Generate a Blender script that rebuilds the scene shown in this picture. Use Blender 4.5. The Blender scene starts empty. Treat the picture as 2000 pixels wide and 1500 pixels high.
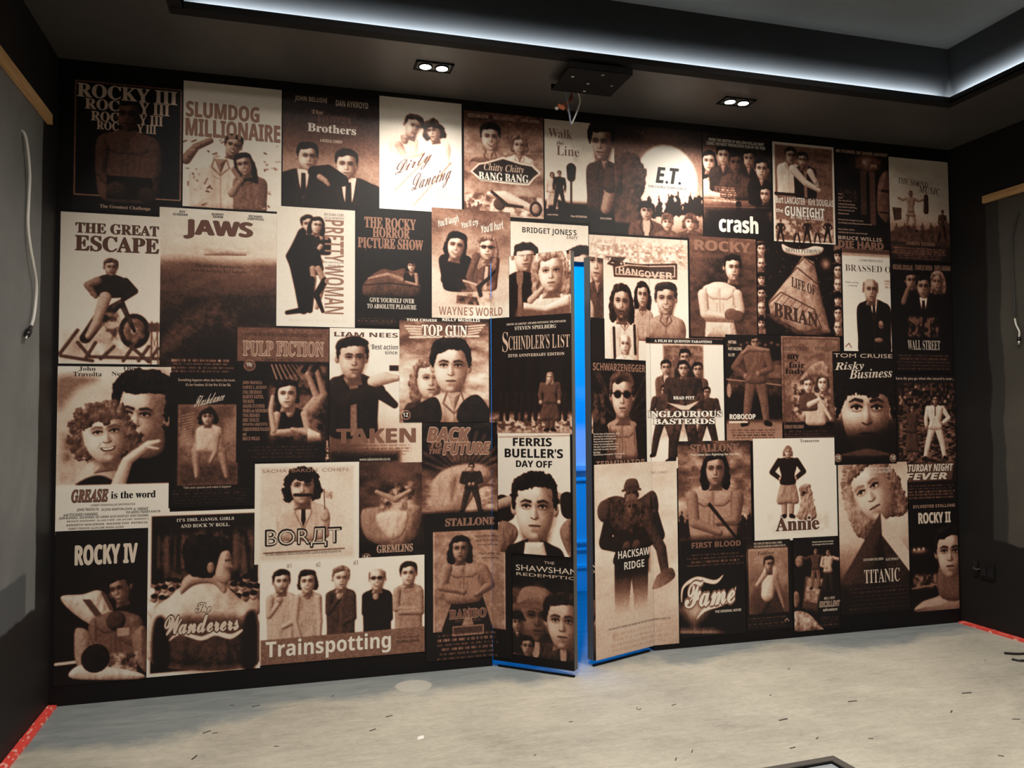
import bpy, bmesh, math, random
import numpy as np
from mathutils import Vector, Matrix
random.seed(7)
SC = bpy.context.scene
COL = SC.collection
# ------------------------------------------------------------------ camera, world, light, exposure
CX, CZ, CD = -0.99567, 1.20989, 3.86352
YAW, PITCH, ROLL, FPX = 0.27804, 0.04037, -0.00621, 1581.36
cam_d = bpy.data.cameras.new('camera')
cam = bpy.data.objects.new('camera', cam_d)
COL.objects.link(cam)
SC.camera = cam
cam_d.sensor_fit = 'HORIZONTAL'
cam_d.sensor_width = 36.0
cam_d.lens = 36.0 * FPX / 2000.0
cam_d.clip_start = 0.05
_f = np.array([math.sin(YAW) * math.cos(PITCH), math.cos(YAW) * math.cos(PITCH), math.sin(PITCH)])
_r = np.array([math.cos(YAW), -math.sin(YAW), 0.0])
_u = np.cross(_r, _f)
_c, _s = math.cos(ROLL), math.sin(ROLL)
CR, CU, CF = _c * _r + _s * _u, -_s * _r + _c * _u, _f
cam.matrix_world = Matrix(((CR[0], CU[0], -CF[0], CX), (CR[1], CU[1], -CF[1], -CD), (CR[2], CU[2], -CF[2], CZ), (0, 0, 0, 1)))

SC.view_settings.view_transform = 'Standard'
SC.view_settings.look = 'None'
SC.view_settings.gamma = 1.0
SC.view_settings.exposure = 0.0
SC.view_settings.use_curve_mapping = False

w = bpy.data.worlds.new('world')
SC.world = w
w.use_nodes = True
w.node_tree.nodes['Background'].inputs[0].default_value = (0.55, 0.6, 0.7, 1)
w.node_tree.nodes['Background'].inputs[1].default_value = 0.004

# room (metres): mural wall is the plane y = 0, its left door hinge is x = 0
XL, XR, H, H2, DW, DH = -1.932, 2.819, 2.780, 3.085, 0.86, 2.0
G = 0.055
LIP, XCL, XCR, YB = -0.60, -1.36, 2.239, -5.6
ANG_L, ANG_R = math.radians(42), math.radians(22)

def spot(name, loc, target, power, angle, blend, color, radius=0.03):
    l = bpy.data.lights.new(name, 'SPOT')
    l.energy, l.spot_size, l.spot_blend, l.color, l.shadow_soft_size = power, math.radians(angle), blend, color, radius
    o = bpy.data.objects.new(name, l)
    COL.objects.link(o)
    o.location = loc
    o.rotation_euler = (Vector(target) - Vector(loc)).to_track_quat('-Z', 'Y').to_euler()
    return o

def area(name, loc, target, power, sx, sy, color):
    l = bpy.data.lights.new(name, 'AREA')
    l.shape, l.size, l.size_y, l.energy, l.color = 'RECTANGLE', sx, sy, power, color
    o = bpy.data.objects.new(name, l)
    COL.objects.link(o)
    o.location = loc
    o.rotation_euler = (Vector(target) - Vector(loc)).to_track_quat('-Z', 'Y').to_euler()
    return o

WARM = (1.0, 0.935, 0.84)
LAMPS = [(-0.383, -0.341), (-0.308, -0.341), (1.152, -0.335), (1.227, -0.335)]      # the two twin downlights in view
for (lx, ly) in LAMPS:
    spot('downlight_lamp', (lx, ly, H - 0.012), (lx, ly + 0.06, 0), 36, 150, 1.0, WARM, 0.025)
# the same twin downlights of the rest of the room, further back in the ceiling
for (lx, ly, ty, pw) in [(-0.335, -1.75, -0.6, 165), (1.224, -1.75, -0.6, 165), (1.9, -2.6, -1.2, 40), (-1.15, -2.6, -0.8, 55), (-0.335, -4.2, -3.4, 60), (1.224, -4.2, -3.4, 70)]:
    spot('room_downlight_lamp', (lx, ly, H2 - 0.03), (lx, ty, 0), pw, 132, 0.8, WARM, 0.05)
# blue light in the passage behind the doors
area('passage_blue_light', (0.43, 0.3, 2.66), (0.43, 1.45, 0.0), 78, 1.6, 0.25, (0.0, 0.26, 1.0))

# ------------------------------------------------------------------ helpers
def tag(o, label=None, cat=None, group=None, kind=None):
    if label: o['label'] = label
    if cat: o['category'] = cat
    if group: o['group'] = group
    if kind: o['kind'] = kind
    return o

def empty(name, loc, label, cat, group=None):
    o = bpy.data.objects.new(name, None)
    COL.objects.link(o)
    o.location = loc
    o.empty_display_size = 0.05
    return tag(o, label, cat, group)

def link(name, me, mat=None, parent=None):
    o = bpy.data.objects.new(name, me)
    COL.objects.link(o)
    if mat: me.materials.append(mat)
    if parent:
        o.parent = parent
    return o

def bm_obj(name, bm, mat=None, parent=None, smooth=False, origin=None):
    off = Vector((0, 0, 0))
    if parent is not None:
        off = Vector(parent.location)
        p = parent.parent
        while p is not None:
            off += Vector(p.location); p = p.parent
    elif origin is not None:
        off = Vector(origin)
    bm.normal_update()
    me = bpy.data.meshes.new(name)
    if off.length: bmesh.ops.translate(bm, vec=-off, verts=bm.verts)
    bm.to_mesh(me); bm.free()
    if smooth:
        for p in me.polygons: p.use_smooth = True
    o = link(name, me, mat, parent)
    if parent is None and origin is not None: o.location = origin
    return o

def box(bm, x0, x1, y0, y1, z0, z1, mtx=None, bevel=0):
    vs = [bm.verts.new((x, y, z)) for x in (x0, x1) for y in (y0, y1) for z in (z0, z1)]
    fs = [bm.faces.new([vs[i] for i in q]) for q in ((0, 1, 3, 2), (4, 6, 7, 5), (0, 4, 5, 1), (2, 3, 7, 6), (0, 2, 6, 4), (1, 5, 7, 3))]
    if bevel:
        es = list({e for f in fs for e in f.edges})
        r = bmesh.ops.bevel(bm, geom=es, offset=bevel, segments=2, affect='EDGES', profile=0.6)
        vs = list({v for f in r['faces'] for v in f.verts} | {v for v in vs if v.is_valid})
    if mtx is not None:
        bmesh.ops.transform(bm, matrix=mtx, verts=[v for v in vs if v.is_valid])
    return bm

def BM(): return bmesh.new()

def tube(bm, pts, r, seg=8, cap=True):
    pts = [Vector(p) for p in pts]
    n = len(pts)
    rs = r if isinstance(r, (list, tuple)) else [r] * n
    rings = []
    for i, p in enumerate(pts):
        d = (pts[min(i + 1, n - 1)] - pts[max(i - 1, 0)]).normalized()
        a = d.orthogonal().normalized() if i == 0 else (a - d * a.dot(d)).normalized()
        b = d.cross(a)
        rings.append([bm.verts.new(p + (a * math.cos(t) + b * math.sin(t)) * rs[i]) for t in [2 * math.pi * k / seg for k in range(seg)]])
    for i in range(n - 1):
        for k in range(seg):
            bm.faces.new((rings[i][k], rings[i][(k + 1) % seg], rings[i + 1][(k + 1) % seg], rings[i + 1][k]))
    if cap:
        bm.faces.new(rings[0][::-1]); bm.faces.new(rings[-1])
    return bm

def smooth_path(pts, n=8):
    pts = [Vector(p) for p in pts]
    out = []
    for i in range(len(pts) - 1):
        p0, p1, p2, p3 = pts[max(i - 1, 0)], pts[i], pts[i + 1], pts[min(i + 2, len(pts) - 1)]
        for k in range(n):
            t = k / n
            out.append(0.5 * ((2 * p1) + (p2 - p0) * t + (2 * p0 - 5 * p1 + 4 * p2 - p3) * t * t + (3 * p1 - p0 - 3 * p2 + p3) * t ** 3))
    return out + [pts[-1]]

def disc(bm, c, r, h, seg=24, axis='z'):
    M = Matrix.Translation(c)
    if axis == 'x': M = M @ Matrix.Rotation(math.pi / 2, 4, 'Y')
    if axis == 'y': M = M @ Matrix.Rotation(math.pi / 2, 4, 'X')
    bmesh.ops.create_cone(bm, cap_ends=True, segments=seg, radius1=r, radius2=r, depth=h, matrix=M)
    return bm

# ------------------------------------------------------------------ materials
class NT:
    def __init__(s, name):
        s.m = bpy.data.materials.new(name); s.m.use_nodes = True
        s.t = s.m.node_tree; s.b = s.t.nodes['Principled BSDF']
    def n(s, typ, **kw):
        nd = s.t.nodes.new(typ)
        for k, v in kw.items():
            if k.startswith('i_'): nd.inputs[k[2:].replace('_', ' ')].default_value = v
            else: setattr(nd, k, v)
        return nd
    def l(s, a, ao, b, bi):
        s.t.links.new(a.outputs[ao], b.inputs[bi])
    def ramp(s, stops, interp='LINEAR'):
        r = s.n('ShaderNodeValToRGB'); cr = r.color_ramp; cr.interpolation = interp
        while len(cr.elements) < len(stops): cr.elements.new(0.5)
        for e, (p, c) in zip(cr.elements, stops):
            e.position = p; e.color = (c[0], c[1], c[2], 1) if not isinstance(c, (int, float)) else (c, c, c, 1)
        return r
    def bump(s, scale, strength, dist=0.002, detail=4):
        tc = s.n('ShaderNodeTexCoord'); nz = s.n('ShaderNodeTexNoise', i_Scale=scale, i_Detail=detail)
        s.l(tc, 'Object', nz, 'Vector')
        b = s.n('ShaderNodeBump', i_Strength=strength, i_Distance=dist)
        s.l(nz, 'Fac', b, 'Height'); s.l(b, 'Normal', s.b, 'Normal')

def simple(name, col, rough=0.5, metal=0.0, bump=None, emit=None, estr=0, spec=None, vary=0.0, vscale=8):
    k = NT(name)
    k.b.inputs['Base Color'].default_value = (*col, 1)
    k.b.inputs['Roughness'].default_value = rough
    k.b.inputs['Metallic'].default_value = metal
    if spec is not None: k.b.inputs['Specular IOR Level'].default_value = spec
    if vary:
        tc = k.n('ShaderNodeTexCoord'); nz = k.n('ShaderNodeTexNoise', i_Scale=vscale, i_Detail=6, i_Roughness=0.6)
        k.l(tc, 'Object', nz, 'Vector')
        r = k.ramp([(0.3, tuple(c * (1 - vary) for c in col)), (0.7, tuple(min(1, c * (1 + vary)) for c in col))])
        k.l(nz, 'Fac', r, 'Fac'); k.l(r, 'Color', k.b, 'Base Color')
    if bump: k.bump(*bump)
    if emit:
        k.b.inputs['Emission Color'].default_value = (*emit, 1); k.b.inputs['Emission Strength'].default_value = estr
    return k.m

M_BLACKWALL = simple('mural_black', (0.0068, 0.0054, 0.0056), 0.55, bump=(420, 0.25, 0.001), spec=0.22)
M_SOFFIT = simple('soffit_dark_paint', (0.066, 0.062, 0.058), 0.5, bump=(90, 0.12, 0.001), spec=0.5, vary=0.12, vscale=3)
M_FASCIA = simple('fascia_dark_paint', (0.036, 0.036, 0.036), 0.8, bump=(90, 0.1, 0.001), spec=0.2, vary=0.1, vscale=3)
M_LIP = simple('lip_black_paint', (0.010, 0.010, 0.011), 0.8, spec=0.2)
M_UPPER = simple('upper_ceiling_grey', (0.15, 0.152, 0.14), 0.85, spec=0.2, vary=0.1, vscale=2)
M_BLACK = simple('black_metal', (0.005, 0.005, 0.0053), 0.7, spec=0.15)
M_BLACKPL = simple('black_plastic', (0.007, 0.007, 0.008), 0.35)
M_DOOREDGE = simple('door_edge_grey', (0.10, 0.098, 0.088), 0.6)
M_PASSAGE = simple('passage_white_paint', (0.72, 0.74, 0.76), 0.5)
M_STEEL = simple('screw_steel', (0.6, 0.6, 0.58), 0.35, 0.9)
M_LED = simple('led_strip_lit', (0.8, 0.85, 0.9), 0.5, emit=(0.78, 0.9, 1.0), estr=800)
M_BULB = simple('bulb_lit', (0.9, 0.9, 0.9), 0.3, emit=(1.0, 0.93, 0.82), estr=28)

def floor_mat():
    k = NT('screed_floor')
    tc = k.n('ShaderNodeTexCoord')
    n1 = k.n('ShaderNodeTexNoise', i_Scale=1.5, i_Detail=9, i_Roughness=0.62, i_Distortion=0.35)
    k.l(tc, 'Object', n1, 'Vector')
    mp = k.n('ShaderNodeMapping'); mp.inputs['Scale'].default_value = (2.2, 9, 1); mp.inputs['Rotation'].default_value = (0, 0, 0.28)
    k.l(tc, 'Object', mp, 'Vector')
    n2 = k.n('ShaderNodeTexNoise', i_Scale=2.1, i_Detail=8, i_Roughness=0.66, i_Distortion=0.8); k.l(mp, 'Vector', n2, 'Vector')
    n3 = k.n('ShaderNodeTexNoise', i_Scale=30, i_Detail=7, i_Roughness=0.75); k.l(tc, 'Object', n3, 'Vector')
    a = k.n('ShaderNodeMath', operation='MULTIPLY_ADD'); a.inputs[1].default_value = 0.55
    k.l(n1, 'Fac', a, 0)
    b = k.n('ShaderNodeMath', operation='MULTIPLY'); b.inputs[1].default_value = 0.27; k.l(n2, 'Fac', b, 0); k.l(b, 0, a, 2)
    c = k.n('ShaderNodeMath', operation='MULTIPLY_ADD'); c.inputs[1].default_value = 0.18; k.l(n3, 'Fac', c, 0); k.l(a, 0, c, 2)
    r = k.ramp([(0.36, (0.30, 0.28, 0.23)), (0.46, (0.41, 0.38, 0.318)), (0.54, (0.475, 0.44, 0.365)), (0.66, (0.58, 0.54, 0.46))])
    k.l(c, 0, r, 'Fac')
    n4 = k.n('ShaderNodeTexNoise', i_Scale=7.0, i_Detail=9, i_Roughness=0.8, i_Distortion=1.6); k.l(mp, 'Vector', n4, 'Vector')
    r4 = k.ramp([(0.38, 0.80), (0.5, 1.0), (0.66, 1.16)]); k.l(n4, 'Fac', r4, 'Fac')
    m4 = k.n('ShaderNodeMix', data_type='RGBA', blend_type='MULTIPLY'); m4.inputs[0].default_value = 0.8; k.l(r, 'Color', m4, 6); k.l(r4, 'Color', m4, 7)
    # dark flecks and scuffs
    vo = k.n('ShaderNodeTexVoronoi', i_Scale=13.0, i_Randomness=1.0); k.l(tc, 'Object', vo, 'Vector')
    rf = k.ramp([(0.028, 0.55), (0.06, 1.0)]); k.l(vo, 'Distance', rf, 'Fac')
    mx = k.n('ShaderNodeMix', data_type='RGBA', blend_type='MULTIPLY'); mx.inputs[0].default_value = 0.7
    k.l(m4, 2, mx, 6); k.l(rf, 'Color', mx, 7)
    # cool dim light along the mural wall's foot, painted into the floor colour; one round pale patch
    sp = k.n('ShaderNodeSeparateXYZ'); k.l(tc, 'Object', sp, 'Vector')
    ad = k.n('ShaderNodeMath', operation='MULTIPLY_ADD'); ad.inputs[1].default_value = 1.1; k.l(n1, 'Fac', ad, 0)
    xa = k.n('ShaderNodeMapRange'); xa.inputs['From Min'].default_value = -1.9; xa.inputs['From Max'].default_value = 0.3; xa.inputs['To Min'].default_value = 0.08; xa.inputs['To Max'].default_value = -0.34; k.l(sp, 'X', xa, 'Value')
    ya = k.n('ShaderNodeMath', operation='ADD'); k.l(sp, 'Y', ya, 0); k.l(xa, 0, ya, 1); k.l(ya, 0, ad, 2)
    rb = k.ramp([(0.0, 0.0), (0.16, 1.0)]); k.l(ad, 0, rb, 'Fac')
    bl = k.n('ShaderNodeMix', data_type='RGBA'); k.l(rb, 'Color', bl, 0); k.l(mx, 2, bl, 6)
    nb = k.ramp([(0.3, (0.16, 0.182, 0.186)), (0.7, (0.27, 0.288, 0.285))]); k.l(n2, 'Fac', nb, 'Fac'); k.l(nb, 'Color', bl, 7)
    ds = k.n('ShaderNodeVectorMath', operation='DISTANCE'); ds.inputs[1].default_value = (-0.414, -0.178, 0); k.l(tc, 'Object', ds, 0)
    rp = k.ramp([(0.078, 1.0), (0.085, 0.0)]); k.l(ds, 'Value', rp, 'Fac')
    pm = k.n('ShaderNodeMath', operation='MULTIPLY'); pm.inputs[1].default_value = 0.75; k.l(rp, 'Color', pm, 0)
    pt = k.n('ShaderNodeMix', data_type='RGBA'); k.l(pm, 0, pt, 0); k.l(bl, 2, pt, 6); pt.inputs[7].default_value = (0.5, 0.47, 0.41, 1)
    k.l(pt, 2, k.b, 'Base Color')
    k.b.inputs['Roughness'].default_value = 0.62
    bp = k.n('ShaderNodeBump', i_Strength=0.18, i_Distance=0.004); k.l(c, 0, bp, 'Height'); k.l(bp, 'Normal', k.b, 'Normal')
    return k.m

def sidewall_mat(name, y_edge, z_lo, z_hi, grey, dark_band):
    """black painted border around a bare grey plaster field that starts y_edge from the mural wall"""
    k = NT(name)
    tc = k.n('ShaderNodeTexCoord'); sp = k.n('ShaderNodeSeparateXYZ'); k.l(tc, 'Object', sp, 'Vector')
    nz = k.n('ShaderNodeTexNoise', i_Scale=3.2, i_Detail=3); k.l(tc, 'Object', nz, 'Vector')
    nb = k.n('ShaderNodeTexNoise', i_Scale=1.7, i_Detail=7, i_Roughness=0.6, i_Distortion=0.6); k.l(tc, 'Object', nb, 'Vector')
    def wob(sock, amp):
        m = k.n('ShaderNodeMath', operation='MULTIPLY_ADD'); m.inputs[1].default_value = amp
        k.l(nz, 'Fac', m, 0); k.l(sp, sock, m, 2); return m
    def less(a, v, hi=False):
        m = k.n('ShaderNodeMapRange'); m.inputs['From Min'].default_value = v - 0.006; m.inputs['From Max'].default_value = v + 0.006
        m.inputs['To Min'].default_value, m.inputs['To Max'].default_value = (0, 1) if hi else (1, 0)
        k.l(a, 0, m, 'Value'); return m
    def mul(a, b):
        m = k.n('ShaderNodeMath', operation='MULTIPLY'); k.l(a, 0, m, 0); k.l(b, 0, m, 1); return m
    yw, zw = wob('Y', 0.07), wob('Z', 0.10)
    mk = mul(mul(less(yw, y_edge + 0.035), less(zw, z_lo + 0.05, True)), less(zw, z_hi + 0.05))
    g = k.ramp([(0.3, tuple(c * 0.72 for c in grey)), (0.55, grey), (0.75, tuple(c * 1.22 for c in grey))]); k.l(nb, 'Fac', g, 'Fac')
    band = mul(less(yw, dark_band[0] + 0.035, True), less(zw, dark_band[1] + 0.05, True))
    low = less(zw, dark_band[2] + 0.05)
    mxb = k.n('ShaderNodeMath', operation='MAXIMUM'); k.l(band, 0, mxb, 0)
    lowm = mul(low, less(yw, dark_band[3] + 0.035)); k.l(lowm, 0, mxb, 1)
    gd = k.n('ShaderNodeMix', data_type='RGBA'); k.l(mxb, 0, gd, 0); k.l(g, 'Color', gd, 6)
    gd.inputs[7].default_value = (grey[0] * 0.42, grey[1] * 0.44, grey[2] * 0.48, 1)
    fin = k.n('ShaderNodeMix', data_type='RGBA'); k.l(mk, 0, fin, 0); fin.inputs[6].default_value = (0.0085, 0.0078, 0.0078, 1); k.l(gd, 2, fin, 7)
    k.l(fin, 2, k.b, 'Base Color')
    k.b.inputs['Roughness'].default_value = 0.6
    k.b.inputs['Specular IOR Level'].default_value = 0.3
    k.bump(60, 0.1, 0.001)
    return k.m

def wood_mat():
    k = NT('pale_pine')
    tc = k.n('ShaderNodeTexCoord'); mp = k.n('ShaderNodeMapping'); mp.inputs['Scale'].default_value = (30, 1.2, 30); k.l(tc, 'Object', mp, 'Vector')
    nz = k.n('ShaderNodeTexNoise', i_Scale=2.5, i_Detail=5, i_Distortion=0.6); k.l(mp, 'Vector', nz, 'Vector')
    r = k.ramp([(0.3, (0.42, 0.235, 0.095)), (0.6, (0.58, 0.36, 0.165)), (0.8, (0.64, 0.42, 0.21))]); k.l(nz, 'Fac', r, 'Fac'); k.l(r, 'Color', k.b, 'Base Color')
    k.b.inputs['Roughness'].default_value = 0.6
    return k.m

def tape_mat():
    k = NT('red_edge_strip')
    tc = k.n('ShaderNodeTexCoord'); mp = k.n('ShaderNodeMapping'); mp.inputs['Scale'].default_value = (70, 26, 1); k.l(tc, 'Object', mp, 'Vector')
    nz = k.n('ShaderNodeTexNoise', i_Scale=1.0, i_Detail=2); k.l(mp, 'Vector', nz, 'Vector')
    r = k.ramp([(0.56, (0.72, 0.065, 0.05)), (0.62, (0.85, 0.42, 0.36))]); k.l(nz, 'Fac', r, 'Fac'); k.l(r, 'Color', k.b, 'Base Color')
    k.b.inputs['Roughness'].default_value = 0.5
    return k.m

def print_mat():
    """printed wallpaper: one ink tone per vertex goes through the sepia ramp"""
    k = NT('sepia_print')
    at = k.n('ShaderNodeAttribute', attribute_name='tone')
    r = k.ramp([(0.0, (0.0062, 0.0056, 0.0062)), (0.14, (0.021, 0.0125, 0.0105)), (0.36, (0.145, 0.062, 0.042)), (0.55, (0.345, 0.18, 0.122)), (0.75, (0.58, 0.40, 0.30)), (0.9, (0.70, 0.60, 0.49)), (1.0, (0.80, 0.75, 0.67))])
    k.l(at, 'Fac', r, 'Fac'); k.l(r, 'Color', k.b, 'Base Color')
    k.b.inputs['Roughness'].default_value = 0.5
    k.b.inputs['Specular IOR Level'].default_value = 0.26
    k.bump(520, 0.35, 0.0012, 2)
    return k.m

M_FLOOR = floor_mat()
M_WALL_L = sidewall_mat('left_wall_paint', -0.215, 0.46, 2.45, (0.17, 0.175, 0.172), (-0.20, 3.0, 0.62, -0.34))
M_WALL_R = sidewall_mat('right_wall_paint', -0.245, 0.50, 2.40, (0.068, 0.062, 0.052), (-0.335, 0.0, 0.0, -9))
M_WOOD = wood_mat()
M_TAPE = tape_mat()
M_PRINT = print_mat()
M_WIRE_W = simple('white_cable', (0.62, 0.60, 0.55), 0.4)
M_WIRE_K = simple('dark_cable', (0.03, 0.03, 0.03), 0.4)
M_WIRE_O = simple('orange_connector', (0.55, 0.16, 0.07), 0.4)
M_WIRE_B = simple('blue_grey_wire', (0.22, 0.27, 0.36), 0.4)
M_WIRE_R = simple('brown_wire', (0.16, 0.05, 0.03), 0.4)
M_CHIP = simple('dark_offcut', (0.06, 0.05, 0.04), 0.8)
M_PAPER = simple('white_scrap', (0.78, 0.76, 0.7), 0.7)
M_FRAME = simple('grey_frame', (0.085, 0.078, 0.07), 0.5)
M_GLASS = simple('pale_screen_glass', (0.30, 0.33, 0.36), 0.12)

# ------------------------------------------------------------------ room shell
def quad(bm, *ps):
    bm.faces.new([bm.verts.new(p) for p in ps])

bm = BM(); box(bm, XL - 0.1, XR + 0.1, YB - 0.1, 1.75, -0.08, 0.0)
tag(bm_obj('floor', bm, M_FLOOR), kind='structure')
bm = BM()      # mural wall with its doorway, thickness 0.14
T = 0.14
box(bm, XL - 0.1, 0.0, 0.0, T, 0, H2 + 0.1); box(bm, DW, XR + 0.1, 0.0, T, 0, H2 + 0.1); box(bm, 0.0, DW, 0.0, T, DH + 0.004, H2 + 0.1)
tag(bm_obj('wall_back', bm, M_BLACKWALL), kind='structure')
bm = BM(); box(bm, XL - 0.1, XL, YB, 0.0, 0, H2 + 0.1)
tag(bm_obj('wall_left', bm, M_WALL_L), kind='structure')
bm = BM(); box(bm, XR, XR + 0.1, YB, 0.0, 0, H2 + 0.1)
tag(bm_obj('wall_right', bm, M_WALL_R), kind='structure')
bm = BM(); box(bm, XL - 0.1, XR + 0.1, YB - 0.1, YB, 0, H2 + 0.1)
tag(bm_obj('wall_front', bm, simple('front_wall_paint', (0.10, 0.10, 0.10), 0.8)), kind='structure')
# lowered ceiling border around the lit coffer
YC = -5.0
bm = BM()
box(bm, XL, XR, LIP + G + 0.004, 0.0, H, H2 + 0.1)
box(bm, XL, XCL - G - 0.004, YC, LIP + G + 0.004, H, H2 + 0.1); box(bm, XCR + G + 0.004, XR, YC, LIP + G + 0.004, H, H2 + 0.1)
box(bm, XL, XR, YB, YC, H, H2 + 0.1)
tag(bm_obj('ceiling_soffit', bm, M_SOFFIT), kind='structure')
bm = BM(); box(bm, XCL - 0.1, XCR + 0.1, YC - 0.05, LIP + 0.1, H2, H2 + 0.1)
tag(bm_obj('ceiling', bm, M_UPPER), kind='structure')
bm = BM()      # dark painted sides of the coffer
box(bm, XCL - G - 0.004, XCR + G + 0.004, LIP + G, LIP + G + 0.004, H, H2)
box(bm, XCR + G, XCR + G + 0.004, YC, LIP + G, H, H2); box(bm, XCL - G - 0.004, XCL - G, YC, LIP + G, H, H2)
tag(bm_obj('trim_1', bm, M_FASCIA), kind='structure')
bm = BM()      # thin lip that hides the light strip
LH = 0.026
box(bm, XCL - 0.004, XCR + 0.004, LIP - 0.004, LIP, H - 0.002, H + LH); box(bm, XCR, XCR + G, LIP - 0.004, LIP + G, H - 0.002, H + 0.005); box(bm, XCL - G, XCL, LIP - 0.004, LIP + G, H - 0.002, H + 0.005); box(bm, XCR, XCR + 0.004, YC, LIP, H - 0.002, H + LH); box(bm, XCL - 0.004, XCL, YC, LIP, H - 0.002, H + LH)
box(bm, XCL, XCR, LIP, LIP + G, H - 0.002, H + 0.004); box(bm, XCR, XCR + G, YC, LIP, H - 0.002, H + 0.004); box(bm, XCL - G, XCL, YC, LIP, H - 0.002, H + 0.004)
tag(bm_obj('trim_2', bm, M_LIP), kind='structure')
for (ps, lb) in [(((XCL + 0.012, LIP + 0.004), (XCR - 0.002, LIP + 0.004)), 'cool white light strip glowing along the coffer edge above the mural'),
                 (((XCR + 0.006, LIP - 0.004), (XCR + 0.006, YC)), 'cool white light strip glowing along the coffer edge on the right side')]:
    (xa, ya), (xb, yb) = ps
    bm = BM()
    nx, ny = (0, 0.0031) if ya == yb else (0.0031, 0)
    # slim wedge profile: only the face turned to the coffer side gives light
    vs = [bm.verts.new(p) for p in ((xa, ya, H + .007), (xb, yb, H + .007), (xb + nx, yb + ny, H + .017), (xa + nx, ya + ny, H + .017), (xb, yb, H + .017), (xa, ya, H + .017))]
    bm.faces.new((vs[0], vs[1], vs[2], vs[3]))
    for q in ((3, 2, 4, 5), (5, 4, 1, 0), (0, 3, 5), (1, 4, 2)): bm.faces.new([vs[k] for k in q]).material_index = 1
    o = tag(bm_obj('light_strip', bm, M_LED, origin=((xa + xb) / 2, (ya + yb) / 2, H + 0.006)), lb, 'light strip', 'cove light strips')
    o.data.materials.append(M_LIP)

# passage behind the doors, white joinery under blue light
PY = 1.45
bm = BM(); box(bm, -0.9, 2.1, PY, PY + 0.1, 0, 2.7)
tag(bm_obj('wall_passage', bm, M_PASSAGE), kind='structure')
bm = BM(); box(bm, -1.0, -0.9, T, PY + 0.1, 0, 2.7); box(bm, 2.1, 2.2, T, PY + 0.1, 0, 2.7)
tag(bm_obj('wall_passage_sides', bm, M_PASSAGE), kind='structure')
bm = BM(); box(bm, -1.0, 2.2, T, PY + 0.1, 2.7, 2.8)
tag(bm_obj('ceiling_passage', bm, M_PASSAGE), kind='structure')
bm = BM()      # skirting and dado rails of the passage wall
for (z0, z1, d) in [(0.0, 0.16, 0.02), (0.16, 0.185, 0.03), (0.28, 0.30, 0.014), (0.33, 0.35, 0.02), (0.76, 0.78, 0.014), (0.83, 0.87, 0.03)]:
    box(bm, -0.9, 2.1, PY - d, PY, z0, z1, bevel=0.004)
tag(bm_obj('trim_3', bm, M_PASSAGE), kind='structure')
bm = BM()      # door lining inside the opening
box(bm, -0.03, 0.0, T, T + 0.012, 0, DH + 0.03); box(bm, DW, DW + 0.03, T, T + 0.012, 0, DH + 0.03); box(bm, -0.03, DW + 0.03, T, T + 0.012, DH + 0.004, DH + 0.06)
tag(bm_obj('trim_4', bm, M_PASSAGE), kind='structure')

# ------------------------------------------------------------------ the hidden doors: leaf geometry
DL = np.array([math.cos(ANG_L), -math.sin(ANG_L)]); NL = np.array([-math.sin(ANG_L), -math.cos(ANG_L)])
DR = np.array([-math.cos(ANG_R), -math.sin(ANG_R)]); NR = np.array([math.sin(ANG_R), -math.cos(ANG_R)])
HW = DW / 2
def region(u, z):
    if z >= DH or z < 0.028 or u <= 0 or u >= DW: return 0
    return 1 if u < HW else 2
def place(u, z, off, reg):
    if reg == 0: return (u, -off, z)
    if reg == 1:
        p = DL * u + NL * off; return (p[0], p[1], z)
    p = DR * (DW - u) + NR * off; return (DW + p[0], p[1], z)

def leaf(name, reg):
    th, zb, zt = 0.042, 0.03, DH - 0.004
    root = bm_obj(name, *(lambda b: (b, M_BLACKWALL))(leaf_box(BM(), reg, 0.004, HW - 0.002, 0.0, 0.0015, zb, zt)), origin=((0, 0, 0) if reg == 1 else (DW, 0, 0)))
    tag(root, kind='structure')
    bm_obj('door_core', leaf_box(BM(), reg, 0.004, HW - 0.002, -th, -0.0002, zb, zt), M_DOOREDGE, root)
    bm_obj('drop_seal', leaf_box(BM(), reg, 0.03, HW - 0.004, -0.012, 0.0, 0.001, 0.008), M_BLACK, root)
    for z in (0.25, 1.0, 1.75):
        b = BM(); p = place(0.002 if reg == 1 else DW - 0.002, z, -0.006, reg)
        tube(b, [(p[0], p[1] + 0.004, z - 0.05), (p[0], p[1] + 0.004, z + 0.05)], 0.006); bm_obj('hinge', b, M_STEEL, root)
    return root
def leaf_box(b, reg, s0, s1, o0, o1, z0, z1):
    us = (s0, s1) if reg == 1 else (DW - s0, DW - s1)
    vs = [b.verts.new(place(u, z, o, reg)) for u in us for o in (o0, o1) for z in (z0, z1)]
    for q in ((0, 1, 3, 2), (4, 6, 7, 5), (0, 4, 5, 1), (2, 3, 7, 6), (0, 2, 6, 4), (1, 5, 7, 3)): b.faces.new([vs[i] for i in q])
    bmesh.ops.recalc_face_normals(b, faces=b.faces)
    return b
leaf('door_1', 1)
leaf('door_2', 2)
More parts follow.
